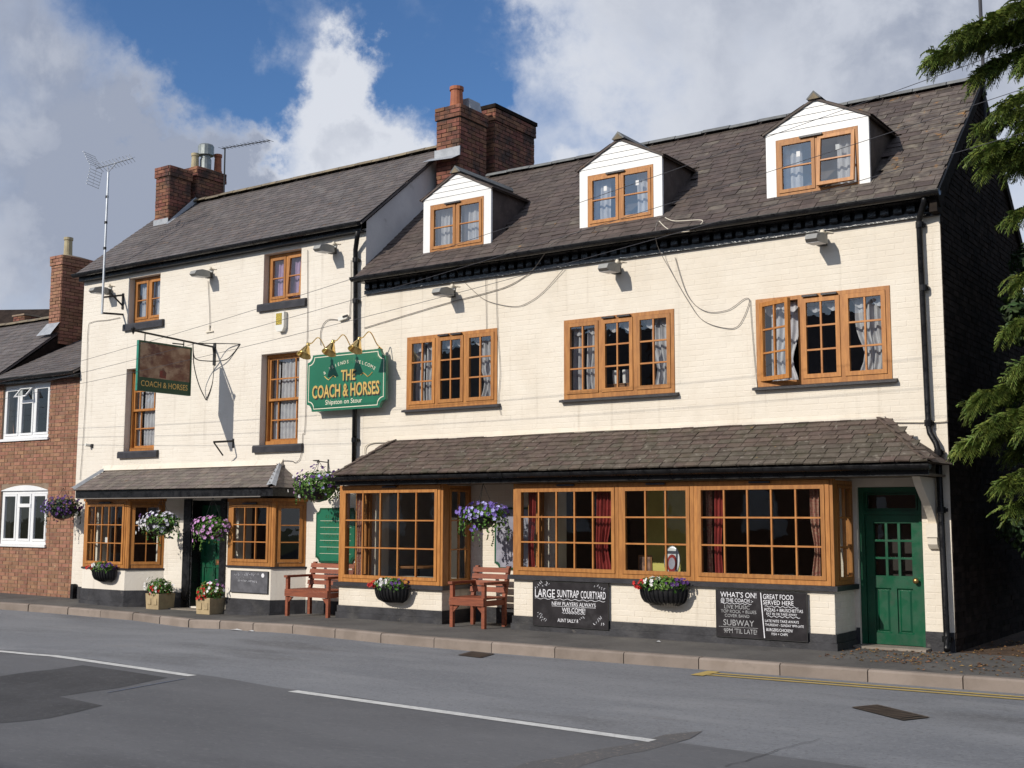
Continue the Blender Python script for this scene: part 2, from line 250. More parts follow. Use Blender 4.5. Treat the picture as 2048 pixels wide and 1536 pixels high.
# ------------------------------------------------------------------ mesh helpers
ORG = {}
class MB:
    def __init__(s): s.v = []; s.f = []; s.t = []; s.tint = 0.0
    def add(s, vs, fs):
        n = len(s.v); s.v += [tuple(q) for q in vs]
        for f in fs: s.f.append(tuple(i+n for i in f)); s.t.append(s.tint)
        return s
    def box(s, x0, x1, y0, y1, z0, z1):
        return s.add([(x0, y0, z0), (x1, y0, z0), (x1, y1, z0), (x0, y1, z0), (x0, y0, z1), (x1, y0, z1), (x1, y1, z1), (x0, y1, z1)],
                     [(0, 3, 2, 1), (4, 5, 6, 7), (0, 1, 5, 4), (1, 2, 6, 5), (2, 3, 7, 6), (3, 0, 4, 7)])
    def quad(s, a, b, c, d): return s.add([a, b, c, d], [(0, 1, 2, 3)])
    def prism(s, poly, fn, d0, d1):
        """poly of (a,b); fn(a,b,d) -> xyz"""
        n = len(poly); vs = [fn(a, b, d0) for a, b in poly]+[fn(a, b, d1) for a, b in poly]
        return s.add(vs, [tuple(range(n)), tuple(range(2*n-1, n-1, -1))]+[(i, i+n, (i+1) % n+n, (i+1) % n) for i in range(n)])
    def tube(s, pts, r, n=6, cap=True):
        pts = [Vector(p) for p in pts]; rs = r if isinstance(r, (list, tuple)) else [r]*len(pts)
        rings = []; prev = None
        for i, p in enumerate(pts):
            d = (pts[min(i+1, len(pts)-1)]-pts[max(i-1, 0)]).normalized()
            if prev is None: prev = d.cross(Vector((0.31, 0.2, 0.93))).normalized() if abs(d.z) < .9 else d.cross(Vector((1, .1, 0))).normalized()
            a = (prev-d*prev.dot(d)).normalized(); prev = a; b = d.cross(a)
            rings.append([p+a*cos(2*pi*k/n)*rs[i]+b*sin(2*pi*k/n)*rs[i] for k in range(n)])
        vs = [q for rg in rings for q in rg]; fs = []
        for i in range(len(pts)-1):
            for k in range(n): fs.append((i*n+k, i*n+(k+1) % n, (i+1)*n+(k+1) % n, (i+1)*n+k))
        if cap: fs += [tuple(range(n-1, -1, -1)), tuple((len(pts)-1)*n+k for k in range(n))]
        return s.add(vs, fs)
    def lathe(s, c, prof, n=14, axis=None):
        """prof of (radius, height) about vertical axis at c"""
        vs = []; fs = []; c = Vector(c)
        for r, h in prof:
            for k in range(n): vs.append(c+Vector((r*cos(2*pi*k/n), r*sin(2*pi*k/n), h)))
        for i in range(len(prof)-1):
            for k in range(n): fs.append((i*n+k, i*n+(k+1) % n, (i+1)*n+(k+1) % n, (i+1)*n+k))
        fs += [tuple(range(n-1, -1, -1)), tuple((len(prof)-1)*n+k for k in range(n))]
        return s.add(vs, fs)
    def beam(s, a, b, w, h, up=(0, 0, 1)):
        a, b = Vector(a), Vector(b); d = (b-a).normalized(); up = Vector(up)
        x = d.cross(up).normalized(); y = x.cross(d).normalized()
        vs = [p+x*i*w/2+y*j*h/2 for p in (a, b) for i, j in ((-1, -1), (1, -1), (1, 1), (-1, 1))]
        return s.add(vs, [(0, 3, 2, 1), (4, 5, 6, 7), (0, 1, 5, 4), (1, 2, 6, 5), (2, 3, 7, 6), (3, 0, 4, 7)])
    def xform(s, fn, start=0):
        s.v[start:] = [tuple(fn(Vector(q))) for q in s.v[start:]]; return s
    def mesh(s, name, mat, off=Vector((0, 0, 0)), smooth=False):
        me = bpy.data.meshes.new(name)
        me.from_pydata([(x-off.x, y-off.y, z-off.z) for x, y, z in s.v], [], s.f)
        if any(s.t):
            a = me.attributes.new('tint', 'FLOAT', 'FACE'); a.data.foreach_set('value', s.t)
        me.materials.append(MT[mat] if isinstance(mat, str) else mat)
        if smooth: me.shade_smooth()
        return me
    def build(s, name, mat, parent=None, smooth=False, kind=None, origin=None):
        """link as one mesh object; a part keeps its thing's origin, a thing stands at the middle of its base"""
        if parent is not None and origin is None: off = ORG[parent]
        elif origin is not None: off = Vector(origin)
        else:
            xs = [q[0] for q in s.v]; ys = [q[1] for q in s.v]; zs = [q[2] for q in s.v]
            off = Vector(((min(xs)+max(xs))/2, (min(ys)+max(ys))/2, min(zs)))
        o = bpy.data.objects.new(name, s.mesh(name, mat, off, smooth)); COL.objects.link(o)
        ORG[o] = off
        if parent is not None: o.parent = parent; o.location = off-ORG[parent]
        else: o.location = off
        if kind: o['kind'] = kind
        return o
def tag(o, label=None, cat=None, group=None, kind=None):
    if label: o['label'] = label
    if cat: o['category'] = cat
    if group: o['group'] = group
    if kind: o['kind'] = kind
    return o
def thing(name, loc, label, cat, group=None):
    o = bpy.data.objects.new(name, None); COL.objects.link(o); o.location = loc; o.empty_display_size = .1; ORG[o] = Vector(loc)
    return tag(o, label, cat, group)
def place(mesh, name, parent, loc, rot=None, scale=None):
    o = bpy.data.objects.new(name, mesh); COL.objects.link(o); o.parent = parent; o.location = Vector(loc)-ORG[parent]
    if rot is not None: o.rotation_euler = rot
    if scale is not None: o.scale = scale
    return o
def copy_tree(src, parent=None, loc=None):
    c = src.copy(); COL.objects.link(c); c.parent = parent
    if loc is not None: c.location = loc
    for ch in src.children: copy_tree(ch, c)
    return c
def rj(a): return random.uniform(-a, a)
def text(parent, name, body, mat, o, ua, va, height, width=None, align='C', off=0.0, bold=.004):
    """flat print: letters standing off a surface at o, along ua, up va"""
    cu = bpy.data.curves.new('lettering', 'FONT'); cu.body = body; cu.size = 1; cu.resolution_u = 3; cu.offset = bold
    ob = bpy.data.objects.new('lettering', cu); COL.objects.link(ob)
    dg = bpy.context.evaluated_depsgraph_get(); me = bpy.data.meshes.new_from_object(ob.evaluated_get(dg))
    vs = [v.co.copy() for v in me.vertices]; fs = [tuple(p.vertices) for p in me.polygons]
    bpy.data.objects.remove(ob); bpy.data.curves.remove(cu); bpy.data.meshes.remove(me)
    x0 = min(v.x for v in vs); x1 = max(v.x for v in vs); sy = height/0.69
    sx = width/(x1-x0) if width else sy
    sh = {'C': -(x0+x1)/2, 'L': -x0, 'R': -x1}[align]
    o, ua, va = Vector(o), Vector(ua), Vector(va); n = ua.cross(va)
    mb = MB(); mb.add([o+ua*(v.x+sh)*sx+va*v.y*sy+n*off for v in vs], fs)
    return mb.build(name, mat, parent)
XA, ZA = Vector((1, 0, 0)), Vector((0, 0, 1))
# ================================================================== the setting
def interp(x, pts):
    if x <= pts[0][0]: return pts[0][1]
    for (a, p), (b, q) in zip(pts, pts[1:]):
        if x <= b:
            t = (x-a)/(b-a); t = t*t*(3-2*t); return p+(q-p)*t
    return pts[-1][1]
ZP = [(-60, -.05), (-19, -.05), (-16.6, -.06), (-14.4, -.10), (-11.5, -.10), (-9.6, -.03), (-8.6, 0), (40, 0)]
def zp(x): return interp(x, ZP)
def onpave(u, v, dz=0.0):
    z = 0.0
    for _ in range(12):
        q = at(u, v, Z=z+dz); z = z*.5+zp(q.x)*.5
    return q
KP = [onpave(u, v) for u, v in [(0, 1206), (128, 1214.5), (256, 1225), (512, 1246.5), (768, 1268), (1024, 1289), (1280, 1308), (1536, 1326), (1792, 1344), (2048, 1362)]]
KP = [(-70, -1.5), (-22, -1.75)]+sorted((q.x, q.y) for q in KP)+[(4, -2.0), (50, -1.2)]
def kerby(x):
    for (a, p), (b, q) in zip(KP, KP[1:]):
        if x <= b: return p+(q-p)*(x-a)/(b-a)
    return KP[-1][1]
XS = [-70, -50, -40, -30]+[-26+.5*i for i in range(73)]+[14, 20, 30, 50]
def strip(name, mat, ya, yb, dz, n=1, x0=-70, x1=50, parent=None, kind=None):
    m = MB(); xs = [x for x in XS if x0 <= x <= x1]
    for a, b in zip(xs, xs[1:]):
        for i in range(n):
            f = lambda x, t: (x, ya(x)+(yb(x)-ya(x))*t, zp(x)+dz)
            m.quad(f(a, i/n), f(b, i/n), f(b, (i+1)/n), f(a, (i+1)/n))
    return m.build(name, mat, parent, kind=kind)
g = MB().quad((-600, -600, -.6), (600, -600, -.6), (600, 600, -.6), (-600, 600, -.6)).build('ground', 'ground', kind='structure')
pavement = strip('pavement', 'paving', lambda x: kerby(x)+.13, lambda x: .6 if x < 0 else .0, 0, 4, kind='structure')
road = strip('road', 'asphalt', lambda x: -10.25, lambda x: kerby(x)+.05, -.12, 6, kind='structure')
farpave = strip('far_pavement', 'paving', lambda x: -16.5, lambda x: -10.36, 0, 3, kind='structure')
yard = MB().quad((.0, .0, -.002), (50, .0, -.002), (50, 40, .05), (.0, 40, .05)).build('side_yard', 'earth', kind='structure')
field = MB().quad((-70, 4, -.05), (0, 4, -.05), (0, 40, -.05), (-70, 40, -.05)).build('back_garden_ground', 'ground', kind='structure')
# kerbs: one stone after another on a bed
kb = MB()
for a, b in zip(XS, XS[1:]): kb.quad((a, kerby(a)+.01, zp(a)-.14), (b, kerby(b)+.01, zp(b)-.14), (b, kerby(b)+.14, zp(b)-.03), (a, kerby(a)+.14, zp(a)-.03))
kerb = kb.build('kerb', 'mortardark', kind='structure')
def stone_mesh(w, d, h, ch):
    m = MB(); p = [(-w/2, 0), (w/2, 0)]
    prof = [(0, -h), (0, -ch), (ch, 0), (d, 0), (d, -h)]
    m.prism(prof, lambda a, b, t: (t, a, b), -w/2, w/2); return m.mesh('kerb_stone', 'kerb')
km = stone_mesh(.905, .13, .16, .02)
x = -32.3
while x < 12:
    a, b = x, x+.915
    if b > -24 or True:
        dy = kerby(b)-kerby(a); dzz = zp(b)-zp(a)
        place(km, 'kerb_stone', kerb, ((a+b)/2, (kerby(a)+kerby(b))/2, (zp(a)+zp(b))/2+.006+rj(.003)), (0, -math.atan2(dzz, .915), math.atan2(dy, .915)))
    x += .915
fk = MB()
for a, b in zip(XS, XS[1:]): fk.quad((a, -10.34, zp(a)-.14), (b, -10.34, zp(b)-.14), (b, -10.22, zp(b)-.03), (a, -10.22, zp(a)-.03))
fkerb = fk.build('far_kerb', 'mortardark', kind='structure')
x = -12.2
while x < 4:
    place(km, 'kerb_stone', fkerb, (x, -10.2, zp(x)+.006), (0, 0, pi)); x += .915
# road paint and repairs
def roadpatch(name, mat, px, dz=.004):
    q = [onpave(u, v, -.12) for u, v in px]
    m = MB(); m.add([(p.x, p.y, zp(p.x)-.12+dz) for p in q], [tuple(range(len(q)))])
    return m.build(name, mat, road)
def roadline(name, mat, a, b, w, dz=.006, n=12):
    m = MB()
    for i in range(n):
        p, q = a+(b-a)*(i/n), a+(b-a)*((i+1)/n); d = (b-a).normalized(); s = Vector((-d.y, d.x, 0))*w/2
        m.quad(*[(t.x, t.y, zp(t.x)-.12+dz) for t in (p-s, q-s, q+s, p+s)])
    return m.build(name, mat, road)
patch = roadpatch('asphalt_repair', 'asphaltdark', [(-160, 1376), (0, 1353), (60, 1344), (110, 1339), (165, 1331), (225, 1339), (280, 1347), (335, 1356), (290, 1365), (240, 1376), (180, 1384), (117, 1394), (160, 1402), (205, 1412), (150, 1426), (100, 1437), (50, 1443), (0, 1447), (-120, 1452)])
def seam(pts, w, mat='tar', name='tar_seam', wig=.025, dz=.0075):
    q = [onpave(u, v, -.12) for u, v in pts]; P = []
    for a, b in zip(q, q[1:]):
        n = max(2, int((b-a).length/.12))
        for k in range(n): P.append(a+(b-a)*(k/n)+Vector((rj(wig), rj(wig), 0)))
    P.append(q[-1]); m = MB()
    for a, b in zip(P, P[1:]):
        d = (b-a).normalized(); s = Vector((-d.y, d.x, 0))*w*random.uniform(.3, .6); m.quad(*[(t.x, t.y, zp(t.x)-.12+dz) for t in (a-s, b-s, b+s, a+s)])
    m.build(name, mat, road)
seam([(1450, 1536), (1560, 1500), (1640, 1478)], .006, name='crack')
c0, c1, c2, c3 = [onpave(u, v, -.12) for u, v in [(0, 1303), (385, 1352.5), (585, 1383), (1305, 1483)]]
d1 = (c1-c0).normalized()
edge = [c1-d1*16]+[c0, c1, c2, c3]+[c3+(c3-c2).normalized()*18]; m = MB()
for a, b in zip(edge, edge[1:]):
    n = 6
    for k in range(n):
        p, q = a+(b-a)*k/n, a+(b-a)*(k+1)/n; m.quad((p.x, -10.15, zp(p.x)-.118), (q.x, -10.15, zp(q.x)-.118), (q.x, q.y+.10+.03*sin(q.x*3), zp(q.x)-.118), (p.x, p.y+.10+.03*sin(p.x*3), zp(p.x)-.118))
m.build('resurfaced_lane', 'asphaltnear', road)
roadpatch('worn_strip', 'wornstrip', [(1000, 1545), (1060, 1524), (1130, 1514), (1190, 1500), (1262, 1489), (1330, 1470), (1405, 1463), (1380, 1478), (1290, 1503), (1225, 1514), (1165, 1532), (1130, 1550)], .0035)
roadline('white_line', 'linewhite', c1-d1*5.5, c1, .115); roadline('white_line', 'linewhite', c2, c3, .115)
d2 = (c3-c2).normalized(); roadline('white_line', 'linewhite', c3+d2*2.4, c3+d2*6.4, .115)
roadline('white_line', 'linewhite', c1-d1*12, c1-d1*7.5, .115)
ys = onpave(1425, 1346, -.12)
for off in (.24, .40):
    m = MB(); xs = [ys.x+i*.6 for i in range(40)]
    for a, b in zip(xs, xs[1:]): m.quad((a, kerby(a)-off-.036, -.114), (b, kerby(b)-off-.036, -.114), (b, kerby(b)-off+.036, -.114), (a, kerby(a)-off+.036, -.114))
    m.build('yellow_line', 'lineyellow', road)
m = MB().quad((ys.x-.10, kerby(ys.x)-.52, -.1125), (ys.x+.04, kerby(ys.x)-.52, -.1125), (ys.x+.04, kerby(ys.x)-.10, -.1125), (ys.x-.10, kerby(ys.x)-.10, -.1125)); m.build('yellow_line', 'lineyellow', road)
roadline('spray_mark', 'linefaint', onpave(215, 1386, -.12), onpave(370, 1358, -.12), .03)
# gully grate by the kerb, manhole cover in the carriageway
def grate(name, px, bars, label, cat, rim=.03):
    q = [onpave(u, v, -.12) for u, v in px]; c = sum(q, Vector())/4; z = zp(c.x)-.12
    t = thing(name, (c.x, c.y, z), label, cat)
    ux, uy = (q[1]-q[0]), (q[3]-q[0]); base = q[0]; base.z = z
    m = MB(); P = lambda a, b, h: base+Vector((ux.x, ux.y, 0))*a+Vector((uy.x, uy.y, 0))*b+Vector((0, 0, h))
    m.add([P(0, 0, .004), P(1, 0, .004), P(1, 1, .004), P(0, 1, .004)], [(0, 1, 2, 3)]); m.build('frame_bed', 'iron', t)
    m = MB()
    for a0, a1, b0, b1 in ((0, 1, 0, .08), (0, 1, .92, 1), (0, .05, .08, .92), (.95, 1, .08, .92)):
        m.add([P(a0, b0, .010), P(a1, b0, .010), P(a1, b1, .010), P(a0, b1, .010)], [(0, 1, 2, 3)])
    m.build('frame', 'castiron', t)
    for i in range(bars):
        a0 = .08+.84*i/bars; a1 = a0+.84/bars*.62
        MB().add([P(a0, .1, .010), P(a1, .1, .010), P(a1, .9, .010), P(a0, .9, .010)], [(0, 1, 2, 3)]).build('bar', 'castiron', t)
grate('gully_grate', [(916, 1311), (962, 1316.5), (990, 1309), (944, 1303.5)], 8, 'small rusty drain grate against the kerb', 'drain')
grate('manhole_cover', [(1703, 1416), (1806, 1442), (1858, 1426), (1755, 1411)], 9, 'rusty slatted iron manhole cover set in the road', 'manhole')
for (u, v, w, lb) in [(472, 1261, .22, 'crumpled white paper strip lying in the gutter'), (502, 1263.5, .08, 'small white paper scrap beside a longer strip in the gutter'), (1316, 1285, .05, 'tiny white scrap on the pavement under the food chalkboard')]:
    q = onpave(u, v, 0 if v > 1280 else -.12); m = MB(); z = zp(q.x)+(0 if v > 1280 else -.12)+.006
    m.add([(q.x-w/2, q.y-.03, z), (q.x, q.y-.045, z+.012), (q.x+w/2, q.y-.02, z+.004), (q.x+w/2, q.y+.03, z+.002), (q.x, q.y+.025, z+.018), (q.x-w/2, q.y+.03, z)], [(0, 1, 4, 5), (1, 2, 3, 4)])
    tag(m.build('paper_scrap', 'paper'), lb, 'litter', 'litter by the kerb')
# fallen leaves round the passage mouth
m = MB()
for i in range(900):
    X = random.gauss(.6, 1.1); Yy = random.uniform(-1.9, 1.8) if X > .05 else random.uniform(-1.5, -.15)
    if X < -1.1 or X > 4: continue
    a = random.uniform(0, 6.3); s = random.uniform(.012, .03); m.tint = random.random()
    z = .006; c, d = cos(a)*s, sin(a)*s
    m.add([(X-c, Yy-d, z), (X+d*.6, Yy-c*.6, z+random.uniform(0, .015)), (X+c, Yy+d, z), (X-d*.6, Yy+c*.6, z+random.uniform(0, .015))], [(0, 1, 2, 3)])
tag(m.build('fallen_leaves', 'dead'), 'dry brown leaves scattered where the passage meets the pavement', 'leaves', kind='stuff')
# ================================================================== building helpers
def wall_panel(mb, x0, x1, z0, z1, y0, y1, ops):
    """a wall in the XZ plane, y0 the street face, with reveals in its openings (x0,x1,z0,z1)"""
    xs = sorted({x0, x1, *[o[0] for o in ops], *[o[1] for o in ops]}); zs = sorted({z0, z1, *[o[2] for o in ops], *[o[3] for o in ops]})
    xs = [x for x in xs if x0 <= x <= x1]; zs = [z for z in zs if z0 <= z <= z1]
    def solid(i, j):
        if i < 0 or j < 0 or i >= len(xs)-1 or j >= len(zs)-1: return False
        cx, cz = (xs[i]+xs[i+1])/2, (zs[j]+zs[j+1])/2
        return not any(o[0] < cx < o[1] and o[2] < cz < o[3] for o in ops)
    for i in range(len(xs)-1):
        for j in range(len(zs)-1):
            if not solid(i, j): continue
            a, b, c, d = xs[i], xs[i+1], zs[j], zs[j+1]
            mb.quad((a, y0, c), (b, y0, c), (b, y0, d), (a, y0, d)); mb.quad((b, y1, c), (a, y1, c), (a, y1, d), (b, y1, d))
            if not solid(i-1, j): mb.quad((a, y1, c), (a, y0, c), (a, y0, d), (a, y1, d))
            if not solid(i+1, j): mb.quad((b, y0, c), (b, y1, c), (b, y1, d), (b, y0, d))
            if not solid(i, j-1): mb.quad((a, y1, c), (b, y1, c), (b, y0, c), (a, y0, c))
            if not solid(i, j+1): mb.quad((a, y0, d), (b, y0, d), (b, y1, d), (a, y1, d))
def brick_faces(mb, o, ua, na, w, z0, z1, ops=(), proud=.006, joint=.010, jit=.0022, L=.215, H=.065, inset=.002, emit=None, flemish=False):
    """courses of bricks on a face: o start (xyz at z=0), ua along, na outward, width w; each brick a shallow block"""
    o, ua, na = Vector(o), Vector(ua), Vector(na); j = 0; z = z0
    while z < z1-.015:
        zt = min(z+H, z1); s = -(j % 2)*(L+joint)/2; k = 0
        while s < w:
            l = L if not flemish or (k+j) % 2 else .1025
            a, b = max(s, 0), min(s+l, w); s += l+joint; k += 1
            segs = [(a, b)] if b-a > .02 else []
            for (p, q, r, t) in ops:
                if r < zt-.01 and t > z+.01:
                    ns = []
                    for (a2, b2) in segs:
                        if q <= a2 or p >= b2: ns.append((a2, b2)); continue
                        if p-a2 > .02: ns.append((a2, p))
                        if b2-q > .02: ns.append((q, b2))
                    segs = ns
            for (a2, b2) in segs:
                h = proud+rj(jit); i = inset; tl = [rj(jit*.7) for _ in range(4)]
                mb.tint = random.random()
                P = lambda u_, v_, d_: o+ua*u_+Vector((0, 0, v_))+na*d_
                vs = [P(a2, z, 0), P(b2, z, 0), P(b2, zt, 0), P(a2, zt, 0), P(a2+i, z+i, h+tl[0]), P(b2-i, z+i, h+tl[1]), P(b2-i, zt-i, h+tl[2]), P(a2+i, zt-i, h+tl[3])]
                fs = [(4, 5, 6, 7), (0, 1, 5, 4), (1, 2, 6, 5), (2, 3, 7, 6), (3, 0, 4, 7)]
                if emit: emit(vs, fs)
                else: mb.add(vs, fs)
        z += H+joint; j += 1
def panel(parent, p0, p1, z0, z1, lights, rows, mat='timber', y_in=.0, frame=.055, sash=.05, bar=.020, depth=.07, as_window=True, glass='glass', cols=None, head=None, swing=None, name='window', barmat='timberbar', sashproud=.012, bottom=None):
    """glazed frame from plan point p0 to p1 (street side on the right hand of p1->p0); lights: list of (width share, columns)"""
    p0, p1 = Vector((*p0, 0)), Vector((*p1, 0)); d = (p1-p0); Lw = d.length; d.normalize(); n = Vector((d.y, -d.x, 0))
    fn = lambda q: p0+d*q.x-n*q.y+Vector((0, 0, q.z))     # local x along, y inward, z up
    tot = sum(l[0] for l in lights); bt = bottom or frame
    m = MB(); m.box(0, Lw, 0, depth, z0, z0+bt); m.box(0, Lw, 0, depth, z1-frame, z1); m.box(0, frame, 0, depth, z0+bt, z1-frame); m.box(Lw-frame, Lw, 0, depth, z0+bt, z1-frame)
    xs = [frame]; acc = 0
    for l in lights: acc += l[0]; xs.append(frame+(Lw-2*frame)*acc/tot)
    for x in xs[1:-1]: m.box(x-frame/2, x+frame/2, 0, depth, z0+bt, z1-frame)
    m.xform(fn)
    win = m.build(name, mat, parent) if as_window else m.build('frame', mat, parent)
    sub = win if as_window else parent
    for li, l in enumerate(lights):
        a = xs[li]+(frame/2 if li else 0); b = xs[li+1]-(frame/2 if li < len(lights)-1 else 0)
        c, e = z0+bt, z1-frame; yo = -sashproud
        if swing and swing[0] == li:
            ang = swing[1]
            def tf(q, a=a): 
                return fn(Vector((a+(q.x-a)*cos(ang)+(q.y+.012)*sin(ang), -.012-(q.x-a)*sin(ang)+(q.y+.012)*cos(ang), q.z)))
        elif swing and swing[0] == -li-10:      # top hung
            ang = swing[1]
            def tf(q, e=e): return fn(Vector((q.x, q.y-(e-q.z)*sin(ang), e-(e-q.z)*cos(ang))))
        else: tf = fn
        g = .004; m = MB()
        m.box(a+g, b-g, yo, yo+.05, c+g, c+sash); m.box(a+g, b-g, yo, yo+.05, e-sash, e-g); m.box(a+g, a+sash, yo, yo+.05, c+sash, e-sash); m.box(b-sash, b-g, yo, yo+.05, c+sash, e-sash)
        m.xform(tf).build('casement', mat, sub)
        ia, ib, ic, ie = a+sash, b-sash, c+sash, e-sash; nc = l[1]; nr = l[2] if len(l) > 2 else rows
        for k in range(1, nc):
            x = ia+(ib-ia)*k/nc; MB().box(x-bar/2, x+bar/2, yo+.006, yo+.04, ic, ie).xform(tf).build('glazing_bar', barmat, sub)
        for k in range(1, nr):
            z = ic+(ie-ic)*k/nr; MB().box(ia, ib, yo+.004, yo+.038, z-bar/2, z+bar/2).xform(tf).build('glazing_bar', barmat, sub)
        for i in range(nc):
            for k in range(nr):
                q0, q1 = ia+(ib-ia)*i/nc, ia+(ib-ia)*(i+1)/nc; r0, r1 = ic+(ie-ic)*k/nr, ic+(ie-ic)*(k+1)/nr; t = [rj(.0012) for _ in range(3)]
                m = MB(); mg = bar/2-.002
                x0_, x1_, r0, r1 = q0+(mg if i else 0), q1-(mg if i < nc-1 else 0), r0+(mg if k else 0), r1-(mg if k < nr-1 else 0)
                m.add([(x0_, yo+.022+t[0], r0), (x1_, yo+.022+t[1], r0), (x1_, yo+.022+t[2], r1), (x0_, yo+.022+t[0]+t[2]-t[1], r1)], [(0, 1, 2, 3)])
                m.xform(tf).build('pane', glass, sub)
    return win
def curtain(parent, p0, p1, z0, z1, mat='curtain', amp=.025, wl=.09, tie=None, flare=0.0):
    """hanging cloth, pleated; tie=(z,share) draws it in at a tie-back; flare pulls its free edge"""
    p0, p1 = Vector((*p0, 0)), Vector((*p1, 0)); d = p1-p0; L = d.length; d.normalize(); n = Vector((-d.y, d.x, 0)); m = MB()
    nx = max(10, int(L/wl*8)); nz = 10; ph = random.uniform(0, 6)
    vs = []
    for j in range(nz+1):
        z = z0+(z1-z0)*j/nz; sq = 1.0
        if tie: sq = 1-(1-tie[1])*math.exp(-((z-tie[0])/.22)**2)
        for i in range(nx+1):
            s = L*i/nx*sq
            vs.append(p0+d*s+n*(amp*sin(2*pi*L*i/nx/wl+ph+.6*sin(j*.5))+rj(.002))+Vector((0, 0, z)))
    m.add(vs, [(j*(nx+1)+i, j*(nx+1)+i+1, (j+1)*(nx+1)+i+1, (j+1)*(nx+1)+i) for j in range(nz) for i in range(nx)])
    return m.build('curtain', mat, parent, smooth=True)
def valance(parent, x0, x1, y, z, drop, mat='curtain'):
    m = MB(); n = 24; vs = []
    for i in range(n+1):
        t = i/n; zz = z-drop*(.35+.65*abs(sin(pi*t*2)))
        vs += [(x0+(x1-x0)*t, y+.012*sin(t*40), z), (x0+(x1-x0)*t, y+.012*sin(t*40), zz)]
    m.add(vs, [(2*i, 2*i+1, 2*i+3, 2*i+2) for i in range(n)]); return m.build('valance', mat, parent)
def sill(parent, x0, x1, y0, y1, zt, h, mat='sillblack'):
    m = MB(); pr = [(y0, zt-h), (y0, zt-h*.25), (y0+.012, zt-.004), (y1, zt+.012), (y1, zt-h)]
    m.prism(pr, lambda a, b, t: (t, a, b), x0, x1); return m.build('sill', mat, parent)
def vent(parent, x, y, z, w=.16):
    return MB().box(x-w/2, x+w/2, y-.03, y, z-.012, z+.012).build('trickle_vent', 'sillblack', parent)
def gutter(parent, x0, x1, y, z, r=.055, mat='black', n=8):
    m = MB(); xs = [x0+(x1-x0)*i/n for i in range(n+1)]; A = [pi+pi*k/8 for k in range(9)]
    for (ra, fl) in ((r, 1), (r-.006, -1)):
        for a, b in zip(xs, xs[1:]):
            for k in range(8):
                q = [(a, y+ra*cos(A[k]), z+ra*sin(A[k])), (b, y+ra*cos(A[k]), z+ra*sin(A[k])), (b, y+ra*cos(A[k+1]), z+ra*sin(A[k+1])), (a, y+ra*cos(A[k+1]), z+ra*sin(A[k+1]))]
                m.quad(*(q if fl > 0 else q[::-1]))
    for s in (-1, 1):
        m.box(x0, x1, y+s*r-.004, y+s*r+.004, z-.006, z+.004)
    for xe in (x0, x1): m.add([(xe, y+r*cos(t), z+r*sin(t)) for t in A], [tuple(range(9))])
    g = m.build('gutter', mat, parent)
    k = int((x1-x0)/.95)
    for i in range(k):
        x = x0+.4+i*.95; mm = MB()
        for t0, t1 in zip(A, A[1:]):
            mm.add([(x-.012, y+(r+.004)*cos(t0), z+(r+.004)*sin(t0)), (x+.012, y+(r+.004)*cos(t0), z+(r+.004)*sin(t0)), (x+.012, y+(r+.004)*cos(t1), z+(r+.004)*sin(t1)), (x-.012, y+(r+.004)*cos(t1), z+(r+.004)*sin(t1))], [(0, 1, 2, 3)])
        mm.build('gutter_bracket', mat, g)
    return g
def downpipe(parent, pts, r=.036, collars=(), mat='black'):
    o = MB().tube(pts, r, 10).build('downpipe', mat, parent, smooth=True)
    for c in collars:
        c = Vector(c); MB().tube([c-Vector((0, 0, .035)), c+Vector((0, 0, .035))], r+.012, 10).build('collar', mat, o)
        MB().box(c.x-.055, c.x+.055, c.y+.02, c.y+.075, c.z-.02, c.z+.02).build('clip', mat, o)
    return o
CAMV = CAM
